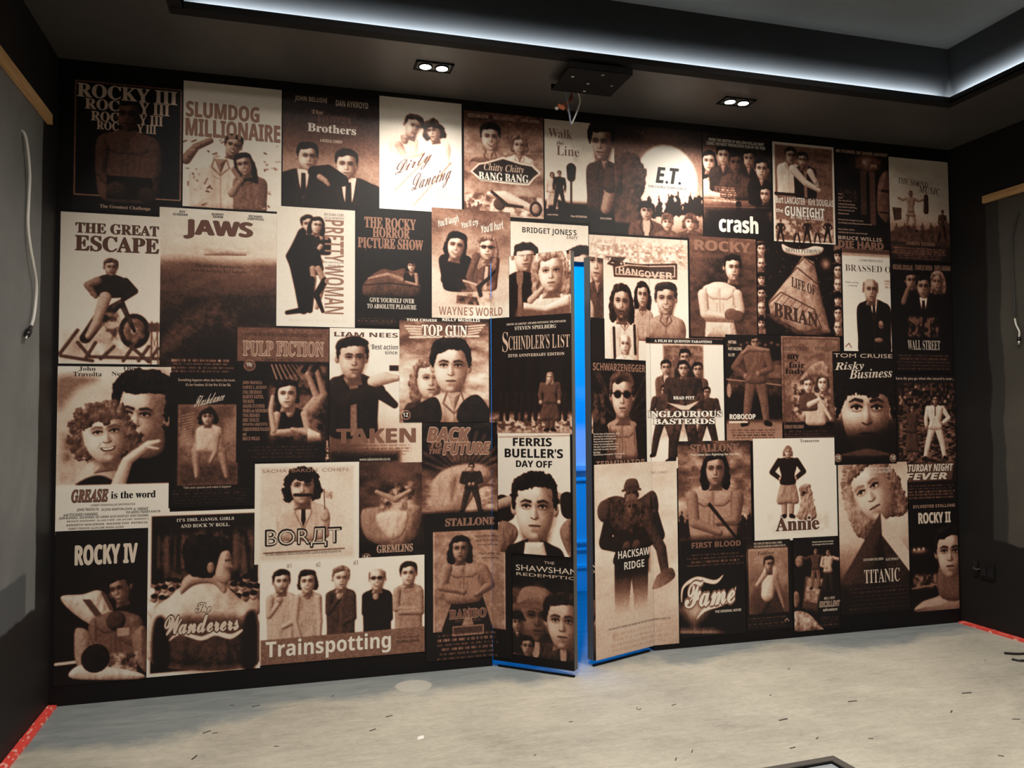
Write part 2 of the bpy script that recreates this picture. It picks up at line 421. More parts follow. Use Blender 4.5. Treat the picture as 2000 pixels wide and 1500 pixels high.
# ------------------------------------------------------------------ prints: a small painter for anonymous sepia pictures
RES = 330.0            # printed dots per metre
CAMP = np.array([CX, -CD, CZ])
def M(x, y):
    """spot seen in the photograph -> (distance along the mural, height) on the mural or on the open leaf that carries it"""
    d = CR * ((x - 1000) / FPX) + CU * ((750 - y) / FPX) + CF
    for reg, o, dd in ((1, np.array([0.0, 0.0]), DL), (2, np.array([DW, 0.0]), DR)):
        A = np.array([[d[0], -dd[0]], [d[1], -dd[1]]])
        t, s = np.linalg.solve(A, o - CAMP[:2])
        z = CAMP[2] + t * d[2]
        if 0 <= s <= HW and 0.02 < z < DH:
            return (s if reg == 1 else DW - s, z)
    t = CD / d[1]
    return (CX + t * d[0], CZ + t * d[2])

_NZ = {}
def fbm(h, w, scale, seed=0, octv=5, sy=1.0):
    """smooth fractal noise, 0..1, scale in dots"""
    key = (h, w, scale, seed, octv, sy)
    if key in _NZ: return _NZ[key]
    out = np.zeros((h, w)); amp = 1.0; tot = 0
    rng = np.random.RandomState(seed)
    for o in range(octv):
        sx = max(scale / 2 ** o, 1.01); syy = max(scale * sy / 2 ** o, 1.01)
        gh, gw = int(h / syy) + 3, int(w / sx) + 3
        g = rng.rand(gh, gw)
        yy = np.arange(h) / syy; xx = np.arange(w) / sx
        y0 = yy.astype(int); x0 = xx.astype(int); fy = yy - y0; fx = xx - x0
        fy = fy * fy * (3 - 2 * fy); fx = fx * fx * (3 - 2 * fx)
        r = g[y0][:, x0] * np.outer(1 - fy, 1 - fx) + g[y0][:, x0 + 1] * np.outer(1 - fy, fx) + g[y0 + 1][:, x0] * np.outer(fy, 1 - fx) + g[y0 + 1][:, x0 + 1] * np.outer(fy, fx)
        out += amp * r; tot += amp; amp *= 0.55
    out = out / tot
    out = np.clip((out - 0.5) * 1.9 + 0.5, 0, 1)
    _NZ[key] = out
    return out

def catmull(P, n=6):
    P = np.asarray(P, float); N = len(P); out = []
    for i in range(N):
        p0, p1, p2, p3 = P[i - 1], P[i], P[(i + 1) % N], P[(i + 2) % N]
        for k in range(n):
            t = k / n
            out.append(0.5 * ((2 * p1) + (p2 - p0) * t + (2 * p0 - 5 * p1 + 4 * p2 - p3) * t * t + (3 * p1 - p0 - 3 * p2 + p3) * t ** 3))
    return np.array(out)

LGT = np.array([-0.55, -0.65, 0.7])

class Cv:
    def __init__(s, x0, y0, x1, y1, t=0.97, seed=1, bl=None, tr=None):
        """x0,y0 / x1,y1: upper left and lower right corner as seen in the photograph"""
        a, b = M(x0, y0), M(x1, y1)
        s.u0, s.u1 = a[0], b[0]
        s.z0, s.z1 = b[1], a[1]
        s.w = max(8, int(round((s.u1 - s.u0) * RES))); s.h = max(8, int(round((s.z1 - s.z0) * RES)))
        s.T = np.full((s.h, s.w), float(t)); s.seed = seed
        s.rng = np.random.RandomState(seed)
        s.text = []
    def c(s, x, y):
        u, z = M(x, y); return np.array([(u - s.u0) * RES, (s.z1 - z) * RES])
    def k(s, x, y):
        dd = CR * ((x - 1000) / FPX) + CF
        return RES * CD / dd[1] / FPX * 1.012
    # --- raw drawing in dots
    def _bb(s, P, m):
        P = np.asarray(P); x0 = int(max(0, P[:, 0].min() - m)); x1 = int(min(s.w, P[:, 0].max() + m + 2)); y0 = int(max(0, P[:, 1].min() - m)); y1 = int(min(s.h, P[:, 1].max() + m + 2))
        if x1 - x0 < 2 or y1 - y0 < 2: return None
        X, Y = np.meshgrid(np.arange(x0, x1), np.arange(y0, y1)); return x0, x1, y0, y1, X.astype(float), Y.astype(float)
    def _put(s, bb, sd, t, a, soft, R, fold, edge, spec, grain):
        x0, x1, y0, y1, X, Y = bb
        full = fbm(s.h, s.w, 7.0, s.seed + 3, 4)[y0:y1, x0:x1]
        if edge: sd = sd + (full - 0.5) * 2 * edge
        cov = np.clip(0.5 - sd / (2 * soft), 0, 1) * a
        tone = np.full(sd.shape, float(t)) if np.isscalar(t) else t
        if R:
            din = np.clip(-sd / R, 0, 1); hg = np.sqrt(np.maximum(1 - (1 - din) ** 2, 0)) * R
            if fold:
                hg = hg + (fbm(s.h, s.w, max(R * 1.1, 5.0), s.seed + 11, 3, 2.4)[y0:y1, x0:x1] - 0.5) * fold * 0.5 * R
            gy, gx = np.gradient(hg)
            n = 1 / np.sqrt(1 + gx * gx + gy * gy)
            lam = (-gx * LGT[0] - gy * LGT[1] + LGT[2]) * n
            tone = tone * np.clip(0.66 + 0.40 * lam, 0.3, 1.2) + spec * np.clip(lam - 0.8, 0, 1) * 1.2
        if grain: tone = tone + (full - 0.5) * grain
        sub = s.T[y0:y1, x0:x1]
        sub[:] = sub * (1 - cov) + np.clip(tone, 0, 1) * cov
    def _poly(s, P, t, a=1, soft=0.6, smooth=True, R=0, fold=0, edge=0, spec=0, grain=0):
        P = np.asarray(P, float)
        if smooth and len(P) > 2: P = catmull(P)
        bb = s._bb(P, soft + edge + 2)
        if bb is None: return
        X, Y = bb[4], bb[5]
        d = np.full(X.shape, 1e9); ins = np.zeros(X.shape, bool)
        Q = np.roll(P, -1, 0)
        for (ax, ay), (bx, by) in zip(P, Q):
            ex, ey = bx - ax, by - ay; L2 = ex * ex + ey * ey + 1e-9
            tt = np.clip(((X - ax) * ex + (Y - ay) * ey) / L2, 0, 1)
            d = np.minimum(d, (X - ax - tt * ex) ** 2 + (Y - ay - tt * ey) ** 2)
            if ay != by:
                cr = ((ay > Y) != (by > Y)) & (X < (bx - ax) * (Y - ay) / (by - ay) + ax); ins ^= cr
        d = np.sqrt(d); s._put(bb, np.where(ins, -d, d), t, a, soft, R, fold, edge, spec, grain)
    def _limb(s, P, r, t, a=1, soft=0.6, R=0, fold=0, edge=0, spec=0, grain=0):
        P = np.asarray(P, float); r = [r] * len(P) if np.isscalar(r) else r
        bb = s._bb(P, max(r) + soft + edge + 2)
        if bb is None: return
        X, Y = bb[4], bb[5]; sd = np.full(X.shape, 1e9)
        for i in range(len(P) - 1):
            (ax, ay), (bx, by) = P[i], P[i + 1]; ex, ey = bx - ax, by - ay; L2 = ex * ex + ey * ey + 1e-9
            tt = np.clip(((X - ax) * ex + (Y - ay) * ey) / L2, 0, 1)
            sd = np.minimum(sd, np.sqrt((X - ax - tt * ex) ** 2 + (Y - ay - tt * ey) ** 2) - (r[i] + (r[i + 1] - r[i]) * tt))
        s._put(bb, sd, t, a, soft, R if R else 0, fold, edge, spec, grain)
    def _ell(s, c, rx, ry, t, rot=0, **kw):
        th = np.linspace(0, 2 * math.pi, 22, endpoint=False); ca, sa = math.cos(math.radians(rot)), math.sin(math.radians(rot))
        P = np.stack([c[0] + rx * np.cos(th) * ca - ry * np.sin(th) * sa, c[1] + rx * np.cos(th) * sa + ry * np.sin(th) * ca], 1)
        s._poly(P, t, smooth=False, **kw)
    # --- drawing with places read off the photograph
    def poly(s, pts, t, **kw): s._poly([s.c(*p) for p in pts], t, **kw); return s
    def rect(s, x0, y0, x1, y1, t, **kw):
        a, b = s.c(x0, y0), s.c(x1, y1); kw.setdefault('smooth', False)
        s._poly([(a[0], a[1]), (b[0], a[1]), (b[0], b[1]), (a[0], b[1])], t, **kw); return s
    def curve(s, pts, wd, t, **kw):
        Q = np.array([s.c(*p) for p in pts]); n = len(Q); out = []; rr = []; k = s.k(*pts[0])
        for i in range(n - 1):
            p0, p1, p2, p3 = Q[max(i - 1, 0)], Q[i], Q[i + 1], Q[min(i + 2, n - 1)]
            for j in range(8):
                u = j / 8; out.append(.5 * (2 * p1 + (p2 - p0) * u + (2 * p0 - 5 * p1 + 4 * p2 - p3) * u * u + (3 * p1 - p0 - 3 * p2 + p3) * u ** 3)); rr.append((wd[i] + (wd[i + 1] - wd[i]) * u) * k / 2)
        s._limb(out + [Q[-1]], rr + [wd[-1] * k / 2], t, **kw); return s
    def frame(s, x0, y0, x1, y1, wd, t):
        a, b = s.c(x0, y0), s.c(x1, y1); r = wd * s.k(x0, y0) / 2
        Q = [(a[0], a[1]), (b[0], a[1]), (b[0], b[1]), (a[0], b[1]), (a[0], a[1])]; s._limb(Q, r, t); return s
    def ell(s, x, y, rx, ry, t, rot=0, **kw):
        k = s.k(x, y); s._ell(s.c(x, y), rx * k, ry * k, t, rot, **kw); return s
    def line(s, pts, wd, t, **kw):
        k = s.k(*pts[0]); r = [v * k / 2 for v in wd] if isinstance(wd, (list, tuple)) else wd * k / 2
        if 'R' in kw and kw['R'] is True: kw['R'] = (max(r) if isinstance(r, list) else r)
        s._limb([s.c(*p) for p in pts], r, t, **kw); return s
    def grad(s, stops, a=1):
        """stops: (share of the height from the top, tone)"""
        v = np.interp(np.linspace(0, 1, s.h), [p for p, _ in stops], [t for _, t in stops]); s.T = s.T * (1 - a) + a * np.repeat(v[:, None], s.w, 1); return s
    def glow(s, x, y, rx, ry, t, a=1, p=1.0):
        k = s.k(x, y); c = s.c(x, y); X, Y = np.meshgrid(np.arange(s.w), np.arange(s.h))
        g = np.exp(-(((X - c[0]) / (rx * k)) ** 2 + ((Y - c[1]) / (ry * k)) ** 2) ** p) * a; s.T = s.T * (1 - g) + t * g; return s
    def clouds(s, amp, scale=40, sy=0.6, seed=0):
        s.T = np.clip(s.T + (fbm(s.h, s.w, scale, s.seed + 21 + seed, 5, sy) - 0.5) * amp, 0, 1); return s
    def mott(s, x0, y0, x1, y1, lo, hi, scale=9, a=1, sy=1.0, seed=0, soft=4):
        """busy printed matter: a mottled field inside a box"""
        A, B = s.c(x0, y0), s.c(x1, y1); n = fbm(s.h, s.w, scale, s.seed + 31 + seed, 4, sy)
        P = np.array([(A[0], A[1]), (B[0], B[1])]); bb = s._bb(P, 1)
        if bb is None: return s
        i0, i1, j0, j1, X, Y = bb; m = np.minimum(np.minimum(X - A[0], B[0] - X), np.minimum(Y - A[1], B[1] - Y))
        cov = np.clip(m / soft, 0, 1) * a; t = lo + (hi - lo) * np.clip((n[j0:j1, i0:i1] - 0.25) * 2, 0, 1)
        sub = s.T[j0:j1, i0:i1]; sub[:] = sub * (1 - cov) + t * cov; return s
    def credits(s, x0, y0, x1, y1, n, t, a=0.85, jag=0.12):
        """rows of print too small to read"""
        A, B = s.c(x0, y0), s.c(x1, y1); W_ = B[0] - A[0]; dy = (B[1] - A[1]) / n
        for i in range(n):
            yc = A[1] + dy * (i + 0.5); m = s.rng.rand() * jag * W_; big = s.rng.rand() < .35
            hh = dy * (.36 if big else .26); xa, xb = int(max(0, A[0] + m)), int(min(s.w, B[0] - m)); ya, yb = int(max(0, yc - hh)), int(min(s.h, yc + hh + 1))
            if xb - xa < 3 or yb - ya < 1: continue
            col = .35 + .65 * s.rng.rand(xb - xa); x = 0
            while x < len(col):
                x += int(4 + s.rng.rand() * 11); col[x:x + 2] = 0; x += 2
            row = np.clip(1 - np.abs((np.arange(ya, yb) - yc) / (hh + .35)) ** 4, 0, 1)
            cov = np.outer(row, col) * (.8 + .4 * s.rng.rand(yb - ya, xb - xa)) * a * (.9 if big else .7)
            sub = s.T[ya:yb, xa:xb]; sub[:] = sub * (1 - np.clip(cov, 0, 1)) + t * np.clip(cov, 0, 1)
        return s
    def stars(s, n, t=0.8):
        for _ in range(n): s._ell((s.rng.rand() * s.w, s.rng.rand() * s.h), 0.4 + s.rng.rand() * 0.7, 0.4 + s.rng.rand() * 0.7, t, a=0.4 + 0.6 * s.rng.rand(), soft=0.7)
        return s
    # --- people
    def head(s, x, y, h, sk=0.72, ht=0.05, hair='short', yaw=0.0, tilt=0.0, specs=0, hat=0, beard=0, smile=0, neck=1, con=1.0):
        sk = min(.96, sk * 1.14); o = s.c(x, y); S = h * s.k(x, y); ct, st = math.cos(math.radians(tilt)), math.sin(math.radians(tilt))
        F = lambda a, b: (o[0] + S * (a * ct + b * st), o[1] + S * (a * st - b * ct))
        FP = lambda L: [F(a, b) for a, b in L]
        e = 0.6
        if hair in ('long', 'bob', 'curly', 'wave'):
            lo = {'long': -0.95, 'bob': -0.36, 'curly': -0.42, 'wave': -0.62}[hair]; wd = {'long': .45, 'bob': .43, 'curly': .53, 'wave': .5}[hair]
            s._poly(FP([(-.3, .47), (0, .57), (.3, .47), (wd, .1), (wd + .03, lo * .6), (wd * .85, lo), (0, lo * .8), (-wd * .85, lo), (-wd - .03, lo * .6), (-wd, .1)]), ht, R=.16 * S, fold=1.3, edge=(.07 if hair == 'curly' else .03) * S, grain=.12 + ht * .3, soft=e)
        if neck:
            s._poly(FP([(-.2, -.15), (.2, -.15), (.205, -.45), (.25, -.66), (-.25, -.66), (-.205, -.45)]), sk * .8, R=.2 * S, soft=e, smooth=False)
            s._poly(FP([(-.22, -.36), (.22, -.36), (.2, -.56), (0, -.6), (-.14, -.52)]), sk * .28, a=.75, soft=.06 * S + .5)
        if hair not in ('long', 'bob', 'curly', 'wave'):
            for sg in (-1, 1):
                if sg * yaw < 0.5: s._ell(F(sg * .35 - yaw * .07, -.02), .06 * S, .1 * S, sk * .8, R=.06 * S, soft=e)
        cmp = lambda a: a * (1 - .16 * abs(yaw)) if a * yaw > 0 else a
        R_ = [(.0, .46), (.2, .44), (.315, .28), (.33, .05), (.305, -.16), (.245, -.34), (.12, -.475), (0, -.5)]
        face = [(cmp(a), b) for a, b in R_] + [(cmp(-a), b) for a, b in R_[-2:0:-1]]
        s._poly(FP(face), sk, R=.36 * S, soft=e)
        fx = .12 * yaw; q = 1 - .22 * abs(yaw)
        dk = 0.05
        sh = 1 if LGT[0] < 0 else -1
        # far side of the face in half shade, cheek and temple planes
        s._poly(FP([(sh * .10 + fx, .40), (sh * .33, .30), (sh * .34, -.1), (sh * .22, -.4), (sh * .04 + fx, -.5), (sh * .13 + fx, -.28), (sh * .2 + fx, -.12), (sh * .12 + fx, .02), (sh * .17 + fx, .18)]), sk * .42, a=.62 * con, soft=.07 * S + .4)
        s._ell(F(-sh * .2 + fx * .6, -.1), .09 * S, .13 * S, min(1, sk * 1.22), a=.55 * con, soft=.07 * S)
        s._ell(F(-sh * .06 + fx, .28), .14 * S, .07 * S, min(1, sk * 1.2), a=.5 * con, soft=.06 * S)
        for sg in (-1, 1):
            ex = fx + sg * .14 * q
            s._ell(F(ex, .055), .105 * S, .055 * S, sk * .25, a=.62 * con, soft=.045 * S + .4)
            s._ell(F(ex, .022), .055 * S, .02 * S, min(1, sk * 1.05), a=.75, soft=.5)
            s._ell(F(ex + .014 * yaw, .026), .026 * S, .025 * S, dk, a=.95, soft=.5)
            s._limb([F(ex - .07, .03), F(ex, .055), F(ex + .07, .032)], .013 * S + .12, dk, a=.85, soft=.5)
            s._limb([F(ex - .06, -.012), F(ex, -.022), F(ex + .06, -.01)], .007 * S, sk * .4, a=.6, soft=.6)
            s._limb([F(ex - sg * .075, .1), F(ex + sg * .02, .122), F(ex + sg * .095, .09)], [.02 * S + .1, .017 * S + .1, .008 * S], max(dk, ht * .8), a=.8, soft=.6)
        s._poly(FP([(fx + sh * .02, .07), (fx + sh * .06, -.06), (fx + sh * .08, -.145), (fx + sh * .015, -.175), (fx, -.1)]), sk * .35, a=.6 * con, soft=.025 * S + .4)
        s._limb([F(fx - .06, -.148), F(fx - .02, -.168), F(fx + .02, -.168), F(fx + .06, -.148)], .011 * S, sk * .2, a=.7, soft=.5)
        s._ell(F(fx - sh * .012, -.05), .02 * S, .09 * S, min(1, sk * 1.25), a=.6, soft=.025 * S)
        if beard:
            s._poly(FP([(-.31, -.08), (-.18, -.2), (0, -.19), (.18, -.2), (.31, -.08), (.27, -.36), (.12, -.53), (-.12, -.53), (-.27, -.36)]), ht + .04, a=.85 * beard, soft=.03 * S, edge=.03 * S, grain=.1)
        if smile:
            s._poly(FP([(fx - .12, -.235), (fx, -.255), (fx + .12, -.235), (fx + .07, -.305), (fx - .07, -.305)]), .1, soft=.5); s._poly(FP([(fx - .1, -.245), (fx, -.26), (fx + .1, -.245), (fx + .055, -.287), (fx - .055, -.287)]), .95, soft=.5)
            for sg in (-1, 1): s._limb([F(fx + sg * .1, -.15), F(fx + sg * .16, -.24)], .009 * S, sk * .4, a=.5, soft=.7)
        else:
            s._poly(FP([(fx - .095, -.27), (fx - .03, -.25), (fx, -.256), (fx + .03, -.25), (fx + .095, -.27), (fx, -.278)]), sk * .38, a=.85, soft=.5)
            s._limb([F(fx - .095, -.272), F(fx, -.278), F(fx + .095, -.272)], .008 * S + .1, .06, a=.9, soft=.5)
            s._ell(F(fx, -.303), .06 * S, .02 * S, sk * .62, a=.7, soft=.012 * S + .4)
        s._ell(F(fx, -.352), .065 * S, .018 * S, sk * .42, a=.6, soft=.025 * S)
        s._ell(F(fx - sh * .02, -.42), .06 * S, .035 * S, min(1, sk * 1.15), a=.5, soft=.03 * S)
        H_ = {'short': [(-.365, -.02), (-.41, .2), (-.34, .44), (-.12, .56), (.14, .565), (.35, .45), (.41, .2), (.365, -.02), (.315, .12), (.27, .29), (.05, .33), (-.14, .28), (-.27, .26), (-.315, .1)],
              'pomp': [(-.365, -.06), (-.42, .2), (-.4, .5), (-.2, .68), (.12, .72), (.4, .58), (.43, .2), (.365, -.06), (.315, .12), (.28, .34), (.08, .36), (-.12, .3), (-.27, .32), (-.315, .1)],
              'fringe': [(-.39, -.12), (-.43, .2), (-.35, .45), (-.1, .57), (.14, .57), (.37, .44), (.43, .2), (.39, -.12), (.33, .05), (.26, .17), (.1, .14), (-.08, .18), (-.25, .14), (-.33, .05)],
              'bald': [(-.36, -.02), (-.39, .15), (-.36, .32), (-.31, .3), (-.325, .1)]}
        if hat:
            s._poly(FP([(-.38, .2), (-.36, .48), (-.2, .62), (.2, .62), (.36, .48), (.38, .2)]), hat, R=.25 * S, soft=e, grain=.04)
            s._limb([F(-.5, .19), F(0, .23), F(.5, .19)], .045 * S, hat * .8, soft=e)
        else:
            hp = H_.get(hair, H_['short'] if hair != 'curly' else H_['fringe'])
            if hair == 'bald': s._poly(FP(hp), ht, soft=1, a=.8); s._poly(FP([(-a, b) for a, b in hp]), ht, soft=1, a=.8)
            else: s._poly(FP(hp), ht, R=.14 * S, fold=1.5, edge=(.06 if hair == 'curly' else .022) * S, grain=.1 + ht * .35, spec=.25, soft=e)
        if specs:
            for sg in (-1, 1): s._ell(F(fx + sg * .15 * q, .03), .115 * S, .085 * S, .03, a=specs, soft=.6)
            s._limb([F(-.33, .06), F(.33, .06)], .014 * S, .03, soft=.5)
        return s
    def torso(s, x, y, wd, yb, kind='tee', t=0.2, sk=0.7, lean=0.0):
        k = s.k(x, y); o = s.c(x, y); S = wd * k; Hh = (yb - y) * k / S
        F = lambda a, b: (o[0] + S * (a + lean * b), o[1] + S * b)
        FP = lambda L: [F(a, b) for a, b in L]
        wl = .40 if kind == 'bare' else .46
        base = FP([(-.13, -.07), (-.3, -.01), (-.45, .06), (-.52, .25), (-.5, max(.5, Hh * .7)), (-wl, Hh), (0, Hh + .05), (wl, Hh), (.5, max(.5, Hh * .7)), (.52, .25), (.45, .06), (.3, -.01), (.13, -.07)])
        tt = sk if kind == 'bare' else t
        s._poly(base, tt, R=.2 * S, fold=.45 if kind != 'bare' else .12, grain=.05 if kind != 'bare' else .02, spec=.06 if t < .2 else 0)
        if kind == 'suit':
            s._poly(FP([(-.11, -.07), (.11, -.07), (.07, .2), (0, .46), (-.07, .2)]), .88, smooth=False)
            s._poly(FP([(-.035, 0), (.035, 0), (.045, .3), (0, .45), (-.045, .3)]), .06, smooth=False)
            for sg in (-1, 1): s._limb([F(sg * .13, -.05), F(sg * .16, .16), F(sg * .01, .48), F(sg * .005, Hh)], .012 * S, min(.4, t + .12), a=.7)
        elif kind == 'shirt':
            s._poly(FP([(-.1, -.07), (.1, -.07), (0, .2)]), sk * .9, smooth=False, R=.1 * S)
            for sg in (-1, 1): s._limb([F(sg * .1, -.07), F(sg * .15, .08), F(0, .22)], .014 * S, t * .55)
            s._limb([F(0, .22), F(.01, Hh)], .01 * S, t * .6, a=.7)
        elif kind == 'jacket':
            s._poly(FP([(-.11, -.07), (.11, -.07), (.09, .3), (.1, Hh), (-.06, Hh), (-.09, .3)]), min(.9, t + .35), smooth=False)
            for sg in (-1, 1):
                s._limb([F(sg * .12, -.06), F(sg * .19, .1), F(sg * .08, .3), F(sg * .1, Hh)], .02 * S, t * .5)
                s._limb([F(sg * .36, .15), F(sg * .34, Hh)], .012 * S, t * .35, a=.6, soft=1.2)
        elif kind == 'tee':
            s._limb([F(-.13, -.06), F(0, .06), F(.13, -.06)], .012 * S, t * .6)
        elif kind == 'tank':
            s._poly(FP([(-.13, -.07), (.13, -.07), (.1, .16), (0, .22), (-.1, .16)]), sk * .95, R=.2 * S)
        elif kind == 'bare':
            for sg in (-1, 1):
                s._poly(FP([(sg * .03, .12), (sg * .25, .1), (sg * .36, .2), (sg * .28, .33), (sg * .06, .34)]), min(1, sk * 1.12), a=.5, soft=.05 * S, R=.12 * S)
                s._limb([F(sg * .03, .345), F(sg * .2, .36), F(sg * .34, .27)], .012 * S, sk * .4, a=.6, soft=1)
                s._limb([F(sg * .08, .45), F(sg * .1, .8)], .012 * S, sk * .55, a=.5, soft=1.5)
                s._limb([F(sg * .38, .1), F(sg * .37, .5)], .014 * S, sk * .4, a=.6, soft=1.2)
            s._limb([F(0, .1), F(0, Hh)], .012 * S, sk * .5, a=.6, soft=1.2)
        return s
    def bust(s, x, y, h, wd=None, yb=None, kind='tee', t=0.2, dx=0, lean=0, **kw):
        wd = wd or h * 1.9; yb = yb or y + h * 1.7
        sk = kw.get('sk', .72)
        if kw.get('hair') in ('long', 'wave', 'curly'):
            s.torso(x + dx, y + h * .6, wd, yb, kind, t, sk, lean); s.head(x, y, h, **kw)
        else:
            s.head(x, y, h, **kw); s.torso(x + dx, y + h * .6, wd, yb, kind, t, sk, lean); s.head(x, y, h, **dict(kw, neck=0))
        return s
    def fig(s, x, yt, yb, top=0.2, bot=0.1, sk=0.7, arms='down', stance=0.1, skirt=0, sleeve=1, wide=1.0, hair='short', ht=0.05, yaw=0, tilt=0, lean=0.0, R=1, kind=None, **kw):
        """a standing person from yt (crown) to yb (soles)"""
        k = s.k(x, (yt + yb) / 2); Ht = (yb - yt) * k; o = s.c(x, yt); c0 = s.c(x, yb)
        F = lambda a, b: (o[0] + (c0[0] - o[0]) * b + Ht * (a * wide + lean * (1 - b)), o[1] + (c0[1] - o[1]) * b)
        D = lambda *L: [F(a, b) for a, b in L]
        rr = lambda *v: [q * Ht * wide for q in v]
        for sg in (-1, 1):
            fx = sg * (.035 + stance); s._limb(D((sg * .045, .5), (sg * (.045 + stance * .55), .73), (fx, .955)), rr(.058, .045, .034), bot, R=.05 * Ht, fold=.5)
            s._limb(D((fx, .965), (fx + sg * .04, .98)), rr(.026, .02), .05)
        if skirt: s._poly(D((-.07, .38), (.07, .38), (.1, .5), (.15, skirt), (0, skirt + .01), (-.15, skirt), (-.1, .5)), bot, R=.06 * Ht, fold=1.0)
        A = {'down': [(.12, .2), (.15, .37), (.14, .5)], 'hips': [(.12, .2), (.22, .35), (.1, .45)], 'up': [(.12, .2), (.2, .08), (.22, -.06)], 'cross': [(.12, .2), (.15, .35), (-.03, .33)], 'front': [(.12, .2), (.16, .36), (.03, .42)], 'wide': [(.12, .2), (.24, .24), (.36, .2)]}
        ar = arms if isinstance(arms, (list, tuple)) else (arms, arms)
        drawn = []
        for sg, am in zip((-1, 1), ar):
            L = [F(sg * a, b) for a, b in A[am]]; drawn.append((L, am))
        for L, am in drawn:
            if am not in ('cross', 'front'): s._arm(L, Ht * wide, top, sk, sleeve)
        s._poly(D((-.045, .15), (-.125, .185), (-.115, .3), (-.09, .4), (-.1, .52), (.1, .52), (.09, .4), (.115, .3), (.125, .185), (.045, .15)), top if kind != 'bare' else sk, R=.07 * Ht, fold=.6)
        if kind == 'suit':
            s._poly(D((-.03, .15), (.03, .15), (.0, .33)), .9, smooth=False); s._limb(D((0, .17), (0, .31)), .008 * Ht, .06)
        for L, am in drawn:
            if am in ('cross', 'front'): s._arm(L, Ht * wide, top, sk, sleeve)
        hx, hy = F(0, .072); hh = .135 * Ht * (wide ** .5)
        s._headdots(hx, hy, hh, sk=sk, ht=ht, hair=hair, yaw=yaw, tilt=tilt, **kw)
        return s
    def _arm(s, L, Ht, top, sk, sleeve):
        s._limb(L, [.034 * Ht, .029 * Ht, .022 * Ht], sk, R=.03 * Ht)
        if sleeve >= 1: s._limb(L, [.038 * Ht, .032 * Ht, .026 * Ht], top, R=.035 * Ht, fold=.5); s._ell(L[2], .027 * Ht, .03 * Ht, sk, R=.03 * Ht)
        else:
            if sleeve > 0: s._limb(L[:2], [.04 * Ht, .034 * Ht], top, R=.035 * Ht)
            s._ell(L[2], .027 * Ht, .03 * Ht, sk, R=.03 * Ht)
    def _headdots(s, cx_, cy_, hh, **kw):
        oc, ok = s.c, s.k
        s.c = lambda x, y: np.array([cx_, cy_]); s.k = lambda x, y: 1.0
        try: s.head(0, 0, hh, **kw)
        finally: del s.c, s.k
    def crowd(s, x0, x1, y, h, n, sk=0.6, t=0.2, rows=1):
        for r in range(rows):
            for i in range(n):
                x = x0 + (x1 - x0) * (i + .5 * (r % 2) + .2 * s.rng.rand()) / max(1, n - .5); yy = y + r * h * .8 + (s.rng.rand() - .5) * h * .5
                k = s.k(x, yy); o = s.c(x, yy); hh = h * k
                s._ell((o[0], o[1] + hh * 1.1), hh * .75, hh * .9, t * (.5 + s.rng.rand()), R=hh * .6); s._ell((o[0], o[1]), hh * .34, hh * .46, sk * (.7 + .5 * s.rng.rand()), R=hh * .4); s._ell((o[0], o[1] - hh * .25), hh * .36, hh * .26, .06)
        return s
    def trees(s, x0, x1, y, h, n, t=0.1):
        for i in range(n):
            x = x0 + (x1 - x0) * (i + s.rng.rand() * .7) / n; hh = h * (.5 + .6 * s.rng.rand())
            s.poly([(x, y - hh), (x + hh * .2, y - hh * .3), (x + hh * .26, y), (x - hh * .26, y), (x - hh * .2, y - hh * .3)], t, edge=3, smooth=False)
        return s
    def rays(s, x, y, n, ln, t, a=.35, a0=0, a1=360, wd=6):
        for i in range(n):
            th = math.radians(a0 + (a1 - a0) * i / max(1, n - 1)); s.line([(x, y), (x + ln * math.cos(th), y + ln * math.sin(th))], [wd * .3, wd], t, a=a, soft=1.5)
        return s
    def grit(s, amp=0.05, scale=3.0):
        s.T = np.clip(s.T + (fbm(s.h, s.w, scale, s.seed + 77, 2) - 0.5) * amp, 0, 1); return s
    # --- lettering
    def tx(s, body, x0, yt, yb, x1, t=0.97, font='B', dy=0.0, wt=0.0, out=None, ow=0.05, title=0, vert=0, skew=0.0, y1=None):
        s.text.append((body, x0, yt, yb, x1, t, font, dy, wt, out, ow, title, vert, skew, y1)); return s

# ------------------------------------------------------------------ lettering as real glyph outlines
_FB = {'S': None, 'B': (0x1D5D4, 0x1D5EE, 0x1D7EC), 'I': (0x1D63C, 0x1D656, 0x1D7EC), 'R': (0x1D400, 0x1D41A, 0x1D7CE), 'E': (0x1D468, 0x1D482, 0x1D7CE), 'C': (0x1D4D0, 0x1D4EA, 0x1D7CE), 'M': (0x1D670, 0x1D68A, 0x1D7F6), 'D': (0x1D538, 0x1D552, 0x1D7D8)}
_DBL = {'C': 0x2102, 'H': 0x210D, 'N': 0x2115, 'P': 0x2119, 'Q': 0x211A, 'R': 0x211D, 'Z': 0x2124}
def glyphs(b, f):
    base = _FB[f]
    if base is None: return b
    o = ''
    for ch in b:
        if f == 'D' and ch in _DBL: o += chr(_DBL[ch])
        elif 'A' <= ch <= 'Z': o += chr(base[0] + ord(ch) - 65)
        elif 'a' <= ch <= 'z': o += chr(base[1] + ord(ch) - 97)
        elif '0' <= ch <= '9': o += chr(base[2] + ord(ch) - 48)
        else: o += ch
    return o
_CU = bpy.data.curves.new('lettering_curve', 'FONT')
_CO = bpy.data.objects.new('lettering_curve', _CU)
COL.objects.link(_CO)
_CU.resolution_u = 3
_CACHE = {}
